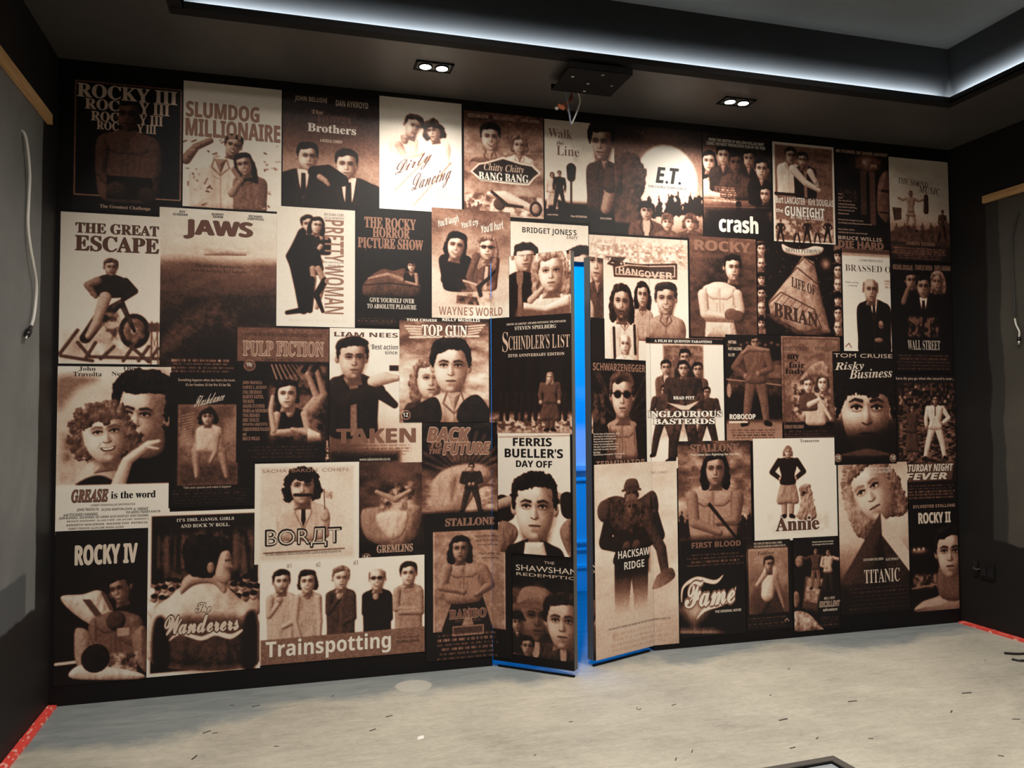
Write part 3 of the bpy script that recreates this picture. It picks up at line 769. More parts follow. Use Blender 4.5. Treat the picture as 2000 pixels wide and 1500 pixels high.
def outline(body, font, wt):
    key = (body, font, wt)
    if key in _CACHE: return _CACHE[key]
    _CU.body = glyphs(body, font); _CU.offset = wt
    dg = bpy.context.evaluated_depsgraph_get()
    dg.update()
    me = bpy.data.meshes.new_from_object(_CO.evaluated_get(dg))
    n = len(me.vertices); co = np.zeros(n * 3); me.vertices.foreach_get('co', co); co = co.reshape(-1, 3)[:, :2].copy()
    fc = [tuple(p.vertices) for p in me.polygons]
    bpy.data.meshes.remove(me)
    _CACHE[key] = (co, fc)
    return co, fc

def lettering(cv, spec):
    body, x0, yt, yb, x1, t, font, dy, wt, out, ow, title, vert, skew, y1 = spec
    A, B = M(x0, yb), M(x0, yt)
    C = M(x1, y1 if y1 is not None else (yt + yb) / 2)
    jobs = ([(out, wt + ow, 0)] if out is not None else []) + [(t, wt, 1)]
    co0, _ = outline(body, font, min(wt, 0.0))
    if len(co0) == 0: return []
    mn, mx = co0.min(0), co0.max(0); sz = np.maximum(mx - mn, 1e-6)
    res = []
    kz = abs(B[1] - A[1]) / max(1, yb - yt)
    for tone, w_, lay in jobs:
        co, fc = outline(body, font, min(wt, 0.0))
        if w_ <= 0: sh = [(0, 0)]
        elif lay: sh = [(-w_, 0), (0, 0), (w_, 0), (0, w_ * .5), (0, -w_ * .5)]
        else: sh = [(w_ * math.cos(a), w_ * math.sin(a)) for a in [k * math.pi / 4 for k in range(8)]]
        for n_, (sx_, sy_) in enumerate(sh):
            q = (co + (sx_, sy_) - mn) / sz
            if vert:
                # reads downwards: x0..x1 is the band's width, yt..yb its length
                D0, D1 = M(x0, yt), M(x1, yt); E0 = M(x0, yb)
                u = D0[0] + (D1[0] - D0[0]) * q[:, 1]; z = D0[1] + (E0[1] - D0[1]) * q[:, 0]
            else:
                u = A[0] + (C[0] - A[0]) * q[:, 0] + skew * (B[1] - A[1]) * q[:, 1]
                z = A[1] + (B[1] - A[1]) * q[:, 1] - dy * kz * q[:, 0]
            res.append((np.stack([u, z], 1), fc, tone, lay * 0.00012 + n_ * 0.000012))
    return res

def text_mesh(name, jobs, layer, parent):
    """all glyphs of one block of lettering, cut where the mural is cut by the doors"""
    bm = bmesh.new(); lay_t = bm.verts.layers.float.new('tone')
    vert_off = bm.verts.layers.float.new('off')
    us = []
    for P, fc, tone, lay in jobs:
        vs = []
        for (u, z) in P:
            v = bm.verts.new((u, 0.0, z)); v[lay_t] = tone; v[vert_off] = layer + lay; vs.append(v); us.append(u)
        for f in fc:
            try: bm.faces.new([vs[i] for i in f])
            except ValueError: pass
    if not us: bm.free(); return None
    for cut in (0.0, HW, DW):
        if min(us) < cut < max(us):
            bmesh.ops.bisect_plane(bm, geom=bm.verts[:] + bm.edges[:] + bm.faces[:], plane_co=(cut, 0, 0), plane_no=(1, 0, 0))
    if any(min(us) < c_ < max(us) for c_ in (0.0, HW, DW)) :
        bmesh.ops.split_edges(bm, edges=[e for e in bm.edges if all(min(abs(v.co.x - c_) for c_ in (0.0, HW, DW)) < 1e-6 for v in e.verts)])
    px = Vector(parent.location)
    bm.verts.index_update()
    regs = {}
    for f in bm.faces:
        c_ = f.calc_center_median(); r = region(c_.x, c_.z)
        for v in f.verts: regs.setdefault(v.index, r)
    for v in bm.verts:
        r = regs.get(v.index, 0); off = v[vert_off] + (0.0016 if r else 0)
        v.co = Vector(place(v.co.x, v.co.z, off, r)) - px
    bmesh.ops.delete(bm, geom=[v for v in bm.verts if not v.link_faces], context='VERTS')
    me = bpy.data.meshes.new(name); bm.to_mesh(me); bm.free()
    return link(name, me, M_PRINT, parent)

def sheet_pieces(cv, layer, parent):
    us = [cv.u0] + [c_ for c_ in (0.0, HW, DW) if cv.u0 < c_ < cv.u1] + [cv.u1]
    zs = [cv.z0] + ([DH] if cv.z0 < DH < cv.z1 else []) + [cv.z1]
    cells = []
    for i in range(len(us) - 1):
        for j in range(len(zs) - 1):
            um, zm = (us[i] + us[i + 1]) / 2, (zs[j] + zs[j + 1]) / 2
            cells.append((us[i], us[i + 1], zs[j], zs[j + 1], region(um, zm)))
    # pieces on the fixed wall that touch become one sheet
    for reg in (0, 1, 2):
        mine = [c_ for c_ in cells if c_[4] == reg]
        if not mine: continue
        V, F, Tn = [], [], []
        for (ua, ub, za, zb, r) in mine:
            if reg: # small clearance round the leaf
                ua = max(ua, 0.004) if reg == 1 else ua; ub = min(ub, DW - 0.004) if reg == 2 else ub; zb = min(zb, DH - 0.005)
                if reg == 1: ub = min(ub, HW - 0.002)
                else: ua = max(ua, HW + 0.002)
            nu, nz = max(2, int((ub - ua) * RES) + 1), max(2, int((zb - za) * RES) + 1)
            U = np.linspace(ua, ub, nu); Z = np.linspace(zb, za, nz)
            X = np.clip((U - cv.u0) * RES - .5, 0, cv.w - 1.001); Y = np.clip((cv.z1 - Z) * RES - .5, 0, cv.h - 1.001)
            xi, yi = X.astype(int), Y.astype(int); fx, fy = X - xi, Y - yi
            Tt = cv.T
            val = Tt[yi][:, xi] * np.outer(1 - fy, 1 - fx) + Tt[yi][:, xi + 1] * np.outer(1 - fy, fx) + Tt[yi + 1][:, xi] * np.outer(fy, 1 - fx) + Tt[yi + 1][:, xi + 1] * np.outer(fy, fx)
            UU, ZZ = np.meshgrid(U, Z); off = layer + (0.0016 if reg else 0)
            if reg == 0: XYZ = np.stack([UU, np.full_like(UU, -off), ZZ], -1)
            elif reg == 1: XYZ = np.stack([DL[0] * UU + NL[0] * off, DL[1] * UU + NL[1] * off, ZZ], -1)
            else: XYZ = np.stack([DW + DR[0] * (DW - UU) + NR[0] * off, DR[1] * (DW - UU) + NR[1] * off, ZZ], -1)
            b = sum(len(v) for v in V)
            I = np.arange(nu * nz).reshape(nz, nu) + b
            F.append(np.stack([I[:-1, :-1], I[1:, :-1], I[1:, 1:], I[:-1, 1:]], -1).reshape(-1, 4))
            V.append(XYZ.reshape(-1, 3)); Tn.append(val.reshape(-1))
        V = np.concatenate(V) - np.array(parent.location); F = np.concatenate(F); Tn = np.concatenate(Tn)
        me = bpy.data.meshes.new('sheet')
        me.vertices.add(len(V)); me.vertices.foreach_set('co', V.astype(np.float32).ravel())
        me.loops.add(F.size); me.loops.foreach_set('vertex_index', F.astype(np.int32).ravel())
        me.polygons.add(len(F)); me.polygons.foreach_set('loop_start', np.arange(0, F.size, 4, dtype=np.int32)); me.polygons.foreach_set('loop_total', np.full(len(F), 4, np.int32))
        at = me.attributes.new('tone', 'FLOAT', 'POINT'); at.data.foreach_set('value', Tn.astype(np.float32))
        me.update(); me.validate()
        link('sheet', me, M_PRINT, parent)

POSTERS = []
def poster(cv, label, finish=1):
    if finish:
        g = fbm(cv.h, cv.w, 2.2, cv.seed + 91, 2) - .5
        cv.T = np.clip(cv.T + .34 * (cv.T - .5) * (1 - np.abs(2 * cv.T - 1)) + g * .10 * (1 - np.abs(2 * cv.T - 1) ** 2), 0, 1)
    POSTERS.append((cv, label))
def hang_posters():
    done = []
    for cv, label in POSTERS:
        lv = 0
        for o, l in done:
            if cv.u0 < o.u1 - .001 and cv.u1 > o.u0 + .001 and cv.z0 < o.z1 - .001 and cv.z1 > o.z0 + .001: lv = max(lv, l + 1)
        done.append((cv, lv))
        layer = 0.0005 + 0.0005 * lv
        um = (cv.u0 + cv.u1) / 2
        reg = region(um, (cv.z0 + min(cv.z1, DH)) / 2)
        p = place(um, cv.z0, layer + (0.0016 if reg else 0), reg)
        root = empty('film_poster', p, label, 'poster', 'film posters covering the mural wall')
        sheet_pieces(cv, layer, root)
        for ns, sp in enumerate(cv.text): text_mesh('title_lettering' if sp[11] else 'lettering', lettering(cv, sp), layer + 0.00006 + 0.000004 * ns + (0.0002 if sp[8] < 0 else 0), root)
    bpy.data.objects.remove(_CO)
# ------------------------------------------------------------------ the posters, back to front
def P(*a, **k): return Cv(*a, **k)
K, WT = 0.03, 0.97     # print black, paper white

# ---- top row
c = P(144, 152, 355, 421, K, 1); c.frame(147.5, 156, 351, 391, 2.0, .78)
c.bust(250, 224, 62, 112, 392, 'bare', sk=.40, ht=.05, yaw=-.3)
c.line([(200, 288), (196, 335), (214, 360)], [24, 20, 14], .36, R=True); c.line([(302, 290), (304, 335), (292, 360)], [24, 20, 14], .36, R=True)
c.rect(208, 342, 296, 392, .05); c.ell(227, 369, 19, 16, .25, R=9); c.ell(286, 380, 17, 16, .22, R=9); c.glow(250, 240, 160, 160, .0, .25)
for (s_, x0, yt, yb, x1) in [('ROCKY III', 151, 161, 188, 346)]: c.tx(s_, x0, yt, yb, x1, .8, 'R', wt=.02, title=1)
for (a_, x0, yt, yb, x1, b_, x2, y2t, y2b, x3) in [('ROC', 166, 191, 212, 233, 'Y III', 272, 200, 222, 331), ('ROC', 178, 216, 235, 232, 'Y III', 272, 224, 243, 318), ('ROC', 189, 236, 252, 232, 'Y III', 268, 243, 259, 305)]:
    c.tx(a_, x0, yt, yb, x1, .76, 'R', wt=.02, title=1); c.tx(b_, x2, y2t, y2b, x3, .76, 'R', wt=.02, title=1)
c.tx('The Greatest Challenge', 195, 399, 407, 294, .7, 'R')
poster(c, 'black poster with white line frame, bare-chested figure and serif title repeated four times')

c = P(359, 157, 549, 414, .90, 2); c.clouds(.10, 60); c.grad([(0, .88), (.45, .97), (1, .95)], .6)
c.torso(430, 318, 110, 412, 'shirt', .86, .6); c.head(455, 284, 42, sk=.58, hair='short', smile=1, tilt=12)
c.torso(488, 345, 62, 412, 'tank', .45, .58); c.head(476, 321, 42, sk=.62, hair='long', yaw=-.4, smile=1, tilt=-14)
c.line([(452, 378), (470, 352), (455, 330)], [14, 11, 9], .55, R=True); c.line([(362, 310), (382, 286), (410, 274)], [20, 14, 12], .5, R=True)
for _ in range(70):
    x = 362 + 184 * c.rng.rand(); y = 270 + 138 * c.rng.rand()
    if not (425 < x < 510 and y > 290): c.line([(x, y), (x + 5 * c.rng.randn(), y + 3 * c.rng.randn())], 2.6, .2 + .5 * c.rng.rand(), soft=.5)
c.tx('SLUMDOG', 364, 197, 227, 506, .5, 'B', wt=.035, title=1); c.tx('MILLIONAIRE', 363, 230, 264, 547, .5, 'B', wt=.035, title=1)
poster(c, 'cream poster with two-line tan title above a couple among flying confetti')

c = P(553, 178, 744, 414, .3, 3); c.grad([(0, .14), (.3, .24), (.62, .55), (1, .62)]); c.clouds(.05, 30)
c.rect(606, 213, 633, 223, .3); c.rect(620, 223, 684, 243, .36); c.rect(599, 238, 697, 262, .33)
c.bust(600, 306, 52, 110, 413, 'suit', .06, dx=-8, sk=.7, yaw=.4, hair='short'); c.bust(676, 322, 56, 140, 414, 'suit', .05, dx=4, sk=.72, hair='short')
c.line([(612, 335), (640, 332), (668, 352)], [22, 22, 24], .06, R=True); c.line([(624, 345), (634, 352), (641, 360)], [12, 11, 7], .62, R=True)
c.tx('JOHN BELUSHI', 576, 186, 198, 639, .8, 'B'); c.tx('DAN AYKROYD', 656, 195, 207, 719, .8, 'B')
c.tx('The', 608, 214, 222, 631, .7, 'R', title=1); c.tx('Blues', 624, 225, 240, 681, .2, 'R', title=1, wt=.02); c.tx('Brothers', 601, 240, 256, 695, .95, 'R', wt=.015, title=1); c.tx('A MUSICAL COMEDY', 625, 271, 277, 669, .8, 'B')
poster(c, 'brown gradient poster with two dark-suited people below a small boxed title')

c = P(741, 187, 902, 418, .97, 4); c.grad([(0, .9), (.25, .96), (1, .98)])
c.glow(800, 275, 60, 50, .75, .35)
c.torso(790, 268, 58, 320, 'tank', .8, .62); c.head(806, 246, 44, sk=.66, ht=.22, yaw=.8, tilt=14); c.torso(848, 272, 62, 318, 'tee', .97, .7); c.head(846, 255, 40, sk=.7, ht=.25, hair='curly', yaw=-.8, tilt=-12)
c.line([(778, 283), (790, 305), (822, 300)], [16, 13, 9], .62, R=True)
c.T[int(c.h * .42):int(c.h * .62)] += (0.97 - c.T[int(c.h * .42):int(c.h * .62)]) * np.linspace(0, 1, int(c.h * .62) - int(c.h * .42))[:, None]; c.T[int(c.h * .62):] = .975
c.tx('Dirty', 768, 316, 354, 838, .34, 'C', dy=-34, wt=.01, title=1, skew=.25); c.tx('Dancing', 800, 340, 388, 876, .34, 'C', dy=-30, wt=.01, title=1, skew=.2)
c.line([(770, 372), (838, 304)], [1.5, 3], .5); c.line([(806, 402), (880, 318)], [1.5, 3], .5)
for i, s_ in enumerate(['First dance.', 'First love.', 'The time of your life.']): c.tx(s_, 853, 367 + 8 * i, 372 + 8 * i, [879, 875, 900][i], .62, 'S')
poster(c, 'near-white poster with an embracing couple and sloping handwritten tan title')

c = P(906, 215, 1062, 428, .5, 5); c.grad([(0, .3), (.3, .5), (.6, .45), (1, .7)]); c.clouds(.3, 26); c.rays(985, 300, 26, 180, .75, .14)
c.bust(957, 268, 52, 84, 318, 'shirt', .55, sk=.72, smile=1, hair='short', yaw=.15); c.bust(1014, 284, 38, 62, 325, 'shirt', .88, sk=.66, ht=.45, hair='bob', smile=1)
c.mott(907, 372, 1061, 427, .3, .95, 10, .7); c.trees(907, 945, 410, 20, 5, .35)
c.line([(955, 378), (985, 384), (1050, 412)], [10, 24, 12], .85, R=True); c.ell(1046, 408, 13, 15, .15, R=5); c.ell(1046, 408, 8, 10, .6, R=5); c.ell(975, 398, 12, 12, .3, R=6); c.line([(960, 374), (990, 400), (1020, 404)], [6, 7, 5], .2, R=True)
c.poly([(918, 334), (934, 318), (948, 316), (982, 306), (1018, 318), (1040, 322), (1056, 338), (1042, 350), (1032, 362), (985, 358), (938, 352)], .92, smooth=False); c.poly([(922, 334), (936, 321), (950, 319), (982, 310), (1016, 321), (1038, 325), (1051, 338), (1040, 347), (1030, 358), (985, 354), (940, 348)], .16, smooth=False, grain=.08)
c.tx('Chitty Chitty', 945, 318, 336, 1023, .72, 'E', title=1, y1=338); c.tx('BANG BANG', 935, 335, 351, 1032, .95, 'R', wt=.015, title=1, out=.06, ow=.04, y1=350)
c.tx('DICK VAN DYKE', 914, 221, 228, 954, .75, 'B'); c.tx('SALLY ANN HOWES', 964, 226, 233, 1005, .65, 'B'); c.tx('LIONEL JEFFRIES', 1017, 232, 239, 1053, .7, 'B')
poster(c, 'sepia poster with two smiling heads over an ornate dark title plaque')

c = P(1150, 236, 1373, 467, K, 7); c.grad([(0, .03), (.12, .10), (.3, .35), (.6, .55), (.85, .25), (1, .06)]); c.clouds(.1, 30); c.stars(60, .7)
c.glow(1300, 352, 110, 105, .8, .55); c.ell(1302, 352, 66, 70, .985, soft=2.5)
c.glow(1300, 420, 80, 40, .97, .75)
c.poly([(1150, 340), (1195, 305), (1240, 300), (1262, 345), (1252, 400), (1268, 468), (1150, 468)], .3, R=40, fold=1.2, edge=3, grain=.12)
c.trees(1258, 1292, 425, 40, 4, .12); c.trees(1300, 1372, 422, 48, 8, .12)
c.poly([(1150, 430), (1230, 436), (1250, 470), (1150, 470)], .04, smooth=False, soft=3)
c.bust(1262, 412, 36, 74, 466, 'jacket', .36, sk=.66, hair='fringe'); c.bust(1303, 434, 32, 60, 468, 'tee', .4, sk=.7, ht=.4, hair='fringe'); c.bust(1348, 434, 32, 58, 470, 'tee', .3, sk=.72, ht=.35, hair='curly')
c.tx('E.T.', 1281, 326, 357, 1329, .1, 'I', wt=.02, title=1); c.tx('THE EXTRA-TERRESTRIAL', 1266, 361, 366, 1341, .22, 'R')
poster(c, 'poster with a huge pale disc behind three children and a row of dark trees')

c = P(1063, 232, 1201, 440, .86, 6); c.grad([(0, .8), (.55, .93), (.78, .9), (.83, .05), (1, .04)]); c.clouds(.06, 40)
c.poly([(1063, 398), (1085, 388), (1120, 402), (1160, 398), (1201, 402), (1201, 440), (1063, 440)], .04, smooth=False, soft=2)
c.bust(1174, 279, 66, 74, 412, 'shirt', .24, sk=.6, hair='pomp', yaw=-.5, dx=6); c.line([(1192, 350), (1190, 378), (1182, 408)], [26, 24, 20], .56, R=True); c.line([(1192, 340), (1191, 362)], [28, 30], .26, R=True)
c.line([(1115, 354), (1115, 410)], 4, .08); c.line([(1115, 328), (1115, 346)], [20, 17], .12, R=True, grain=.15)
c.fig(1078, 336, 412, .8, .75, .62, skirt=.85, hair='bob', yaw=.5); c.fig(1092, 333, 412, .08, .07, .62, yaw=-.5)
c.tx('Walk', 1071, 250, 268, 1117, .4, 'R', wt=-.005, title=1); c.tx('the', 1087, 275, 282, 1101, .35, 'R', title=1); c.tx('Line', 1087, 284, 303, 1131, .4, 'R', wt=-.005, title=1)
for (a_, x0, x1, yy) in [('Joaquin PHOENIX', 1069, 1090, 417), ('Reese WITHERSPOON', 1115, 1146, 420), ('Ginnifer GOODWIN', 1172, 1194, 424)]: c.tx(a_, x0, yy, yy + 4, x1, .75, 'B')
poster(c, 'pale poster with serif title at upper left, big man at right and tall microphone')

c = P(1372, 259, 1508, 471, K, 8); c.grad([(0, .12), (.08, .06), (.3, .2), (.55, .42), (.75, .5), (.85, .08), (1, .03)]); c.clouds(.2, 22); c.glow(1388, 350, 34, 60, .98, .8); c.glow(1440, 395, 50, 24, .7, .5)
for (x, y, h, kw, tt, wd) in [(1384, 315, 40, dict(sk=.78, hair='long', ht=.05), .9, 62), (1412, 304, 38, dict(sk=.62), .2, 60), (1462, 310, 36, dict(sk=.55, ht=.1), .12, 56), (1437, 318, 42, dict(sk=.3), .25, 70), (1487, 330, 40, dict(sk=.66), .08, 60)]: c.bust(x, y, h, wd, y + 70, 'shirt', tt, **kw)
c.bust(1494, 380, 34, 44, 412, 'tee', .1, sk=.66, hair='long', yaw=-.5)
c.poly([(1372, 398), (1508, 398), (1508, 472), (1372, 472)], .05, smooth=False, soft=14, a=.9); c.fig(1442, 388, 422, .05, .05, .2)
c.line([(1372, 402), (1508, 406)], .9, .6, a=.7)
c.tx('FROM THE WRITER OF MILLION DOLLAR BABY', 1384, 269, 275, 1492, .93, 'B'); c.tx('COMES THE MOST PROVOCATIVE FILM OF THE YEAR.', 1380, 276, 282, 1495, .93, 'B'); c.tx('crash', 1405, 419, 452, 1480, .95, 'B', title=1, wt=.03)
c.credits(1392, 362, 1440, 396, 7, .9)
poster(c, 'dark poster with five clustered faces and a large white lower-case title')

c = P(1632, 287, 1857, 491, K, 10); c.clouds(.05, 30); c.grad([(0, .02), (1, .05)], .5)
c.rect(1679, 334, 1693, 420, .24, soft=1); c.rect(1697, 336, 1711, 440, .3, soft=1); c.glow(1695, 318, 30, 16, .75, .8); c.mott(1670, 306, 1722, 332, .1, .9, 8, .7, soft=12)
c.mott(1634, 362, 1678, 400, .04, .3, 6, .8, sy=.5, soft=8); c.poly([(1736, 340), (1718, 345), (1712, 385), (1716, 420), (1736, 430)], .42, R=16, soft=1.5, grain=.1); c.line([(1722, 372), (1734, 374)], 4, .05); c.line([(1718, 414), (1734, 416)], 3, .1)
c.tx('40 STORIES OF SHEER ADVENT', 1632, 291, 297, 1733, .75, 'B', wt=.01)
for i, s_ in enumerate(['High', 'above', 'the city of L.A.', 'a team of terrorists', 'has seized a building,', 'taken hostages, and', 'declared war.', '', 'One man has managed to escape.', 'An off-duty cop hiding somewhere inside.', '', "He's alone, tired...", 'and the only chance anyone has got.']):
    if s_: c.tx(s_, 1637, 377 + i * 6.2, 381 + i * 6.2, 1637 + len(s_) * 1.65, .62, 'B')
c.tx('BRUCE WILLIS', 1637, 460, 467, 1722, .7, 'B'); c.tx('DIE HARD', 1638, 469, 483, 1725, .44, 'B', wt=.04, title=1)
poster(c, 'black poster with two lit towers, half a face and tan block title at its foot')

c = P(1508, 276, 1632, 478, .88, 9); c.rect(1512, 281, 1628, 474, .42, grain=.04)
c.torso(1540, 320, 52, 382, 'shirt', .84, .62); c.torso(1572, 326, 50, 386, 'jacket', .12, .6)
c.head(1543, 304, 32, sk=.6, yaw=.6, ht=.05); c.head(1567, 313, 31, sk=.62, yaw=-.3, ht=.06, beard=.3); c.line([(1548, 330), (1572, 356), (1600, 372)], [18, 14, 9], .86, R=True); c.line([(1582, 336), (1596, 362)], [15, 10], .82, R=True)
c.rect(1512, 374, 1570, 384, .06)
c.mott(1512, 425, 1628, 474, .35, .85, 7, .8)
for i, x in enumerate([1524, 1556, 1576, 1596, 1616]): c.fig(x, 428 + (i % 2) * 6, 474, .15 + .3 * (i % 2), .1, .6, arms='wide' if i == 1 else 'hips', stance=.12, R=0)
for i, (s_, x0, x1) in enumerate([('The Wildest', 1590, 1622), ('Gunfight', 1591, 1614), ('in the', 1591, 1606), ('History', 1591, 1613), ('of the West!', 1591, 1624)]): c.tx(s_, x0, 297 + 14 * i, 306 + 14 * i, x1, .2, 'R')
c.tx('Burt LANCASTER · Kirk DOUGLAS', 1515, 382, 396, 1627, .95, 'B'); c.tx('GUNFIGHT', 1533, 402, 421, 1610, .97, 'B', wt=.015, title=1, out=.1, ow=.03); c.tx('the', 1516, 406, 414, 1529, .95, 'B', title=1); c.tx('AT THE O.K. CORRAL', 1544, 419, 427, 1610, .95, 'B', title=1)
poster(c, 'tan poster in a cream border with two men leaning together and white gunfight lettering')

c = P(1735, 306, 1856, 513, .82, 11); c.grad([(0, .86), (.55, .8), (.72, .5), (.78, .22), (1, .16)]); c.clouds(.1, 24)
c.poly([(1736, 455), (1770, 440), (1800, 450), (1856, 436), (1856, 470), (1736, 470)], .3, soft=2, grain=.15)
c.fig(1778, 372, 452, .6, .62, .55, arms='wide', skirt=.62, stance=.12, hair='bob', ht=.3); c.fig(1840, 410, 470, .3, .15, .5); c.line([(1808, 384), (1808, 412)], [10, 12], .25, R=True); c.poly([(1742, 404), (1760, 406), (1760, 428), (1746, 430)], .25, grain=.2, smooth=False)
for x in range(1750, 1850, 17): c.fig(x, 436, 462, .35, .3, .5, R=0)
c.credits(1742, 480, 1852, 510, 5, .6)
c.tx('THE SOUND', 1754, 346, 358, 1812, .3, 'E', title=1, dy=5); c.tx('OF', 1790, 356, 363, 1799, .3, 'E', title=1); c.tx('MUSIC', 1794, 362, 376, 1836, .3, 'E', title=1, dy=3); c.tx('ANDREWS  PLUMMER', 1770, 471, 478, 1826, .55, 'R')
poster(c, 'faded cream poster with small dancing figures, at the right end of the top row')

# ---- second row
c = P(312, 404, 539, 736, .9, 13); c.grad([(0, .93), (.27, .84), (.33, .42), (.5, .22), (.75, .10), (1, .05)]); c.clouds(.12, 50, .4); c.mott(380, 478, 490, 505, .3, .9, 14, .55, sy=.25, soft=12)
c.line([(400, 496), (440, 494), (478, 497)], [4, 9, 4], .6, R=True)
c.poly([(312, 660), (360, 610), (410, 585), (450, 590), (490, 630), (539, 650), (539, 736), (312, 736)], .24, R=50, fold=.9, grain=.12, soft=9); c.poly([(312, 700), (380, 650), (440, 640), (500, 680), (539, 690), (539, 736), (312, 736)], .14, R=40, fold=.9, grain=.1, soft=7); c.glow(430, 735, 60, 60, .04, .8); c.poly([(378, 700), (430, 672), (482, 704), (500, 736), (360, 736)], .05, soft=14)
for s_, x0, y, x1 in [('ROY', 351, 411, 362), ('SCHEIDER', 338, 416, 367), ('ROBERT', 414, 416, 437), ('SHAW', 416, 421, 436), ('RICHARD', 486, 420, 512), ('DREYFUSS', 484, 425, 515)]: c.tx(s_, x0, y, y + 4.5, x1, .06, 'B', wt=.02)
c.tx('JAWS', 361, 428, 465, 492, .32, 'B', wt=.05, title=1, y1=450); c.tx('The terrifying motion picture', 382, 515, 523, 476, .06, 'E'); c.tx('from the terrifying No.1 best seller.', 372, 524, 532, 485, .06, 'E')
c.credits(322, 699, 462, 729, 4, .8)
poster(c, 'poster fading from cream to dark brown with heavy four-letter brown title')

c = P(119, 413, 311, 712, .95, 12); c.grad([(0, .92), (1, .96)])
c.mott(116, 640, 311, 712, .45, .9, 16, .6, soft=20)
c.ell(262, 646, 28, 34, .12, R=10); c.ell(262, 646, 20, 25, .42, R=6, grain=.25); c.ell(262, 646, 7, 8, .7, R=4); c.line([(166, 660), (196, 620), (236, 590), (262, 646)], [20, 26, 12, 6], .2, R=True, grain=.2); c.mott(186, 600, 240, 670, .1, .7, 8, .8, soft=10)
c.bust(216, 522, 32, 70, 578, 'tee', .14, sk=.56, ht=.3, yaw=.4); c.line([(190, 548), (170, 556), (186, 578)], [16, 13, 9], .5, R=True); c.line([(244, 550), (262, 568), (240, 584)], [16, 13, 9], .16, R=True)
c.line([(205, 580), (188, 630), (172, 656)], [22, 17, 12], .68, R=True)
for x0, y0, x1, y1 in [(116, 690, 151, 644), (118, 694, 180, 704), (151, 668, 175, 696), (166, 700, 186, 668), (196, 700, 222, 676), (180, 696, 311, 700), (240, 704, 262, 672), (270, 704, 290, 676), (255, 676, 290, 706), (290, 704, 308, 680)]: c.line([(x0, y0), (x1, y1)], 6.5, .3, R=True)
c.line([(294, 712), (296, 628)], 3, .35); c.line([(308, 712), (306, 630)], 3, .35); c.rect(288, 630, 311, 648, .3, soft=1); c.line([(294, 650), (308, 690)], 1.2, .35); c.line([(308, 650), (294, 690)], 1.2, .35)
c.tx('THE GREAT', 148, 434, 454, 310, .28, 'R', wt=.035, title=1); c.tx('ESCAPE', 147, 459, 489, 310, .28, 'R', wt=.035, title=1)
poster(c, 'cream poster with two-line brown slab title, rider and crossed log barrier, leftmost of all')

c = P(541, 402, 693, 640, .95, 14); c.grad([(0, .9), (1, .96)])
c.mott(560, 620, 680, 632, .86, .93, 5, .8)
c.line([(597, 460), (585, 500), (590, 560), (592, 604)], [34, 46, 30, 18], .05, R=True); c.line([(584, 470), (566, 500), (572, 520)], [16, 16, 12], .05, R=True); c.line([(560, 610), (595, 604)], [8, 12], .04)
c.head(601, 437, 32, sk=.66, yaw=.2, ht=.06, tilt=-12); c.torso(628, 462, 34, 496, 'tank', .08, .64); c.head(618, 440, 31, sk=.7, ht=.05, hair='wave', yaw=.5, smile=1, tilt=8)
c.line([(626, 480), (612, 500), (630, 510)], [9, 8, 6], .66, R=True); c.line([(614, 494), (618, 524)], [20, 26], .05, R=True); c.line([(610, 524), (612, 545), (606, 606)], [12, 11, 8], .6, R=True); c.line([(621, 524), (632, 548), (618, 600)], [12, 12, 8], .6, R=True); c.line([(608, 545), (604, 606)], [12, 10], .04, R=True); c.line([(634, 548), (617, 575), (630, 608)], [13, 11, 6], .04, R=True)
c.tx('PRETTY WOMAN', 634, 429, 613, 672, .5, 'B', vert=1, title=1, wt=.0)
c.tx('RICHARD GERE', 633, 416, 421, 672, .4, 'R'); c.tx('JULIA ROBERTS', 633, 423, 428, 672, .4, 'R')
c.rect(632, 508, 674, 529, .94)
for i, s_ in enumerate(['She walked off the street,', 'into his life', 'and stole his heart.']): c.tx(s_, 634 + [0, 7, 5][i], 510 + 6 * i, 514 + 6 * i, 672 - [0, 7, 5][i], .4, 'R')
poster(c, 'white poster with title running down its right side beside a couple back to back')

c = P(694, 404, 843, 640, .035, 15); c.stars(40, .3)
c.poly([(706, 565), (716, 545), (745, 525), (768, 528), (790, 524), (815, 545), (822, 570), (800, 580), (760, 578), (716, 578)], .34, R=18, fold=.8, grain=.06); c.line([(712, 556), (760, 552), (818, 560)], 2, .1)
c.line([(720, 544), (758, 536), (790, 548), (808, 548)], [6, 9, 11, 12], .55, R=True); c.bust(803, 519, 22, 30, 552, 'tank', .08, sk=.68, hair='curly'); c.line([(812, 536), (814, 556), (792, 550)], [8, 6, 5], .6, R=True)
c.credits(696, 619, 778, 634, 3, .55)
c.tx('THE ROCKY', 712, 423, 444, 812, .5, 'R', wt=.03, title=1, y1=440); c.tx('HORROR', 728, 444, 463, 800, .5, 'R', wt=.03, title=1, y1=458); c.tx('PICTURE SHOW', 699, 463, 483, 826, .5, 'R', wt=.03, title=1, y1=476)
c.tx('GIVE YOURSELF OVER', 722, 581, 590, 809, .92, 'R', y1=591); c.tx('TO ABSOLUTE PLEASURE', 717, 593, 602, 813, .92, 'R', y1=602)
for x in range(704, 824, 9): c.line([(x, 478), (x + .5, 484 + 6 * c.rng.rand())], [3, 1], .5)
poster(c, 'black poster with dripping tan title and a figure reclining on a padded shape')

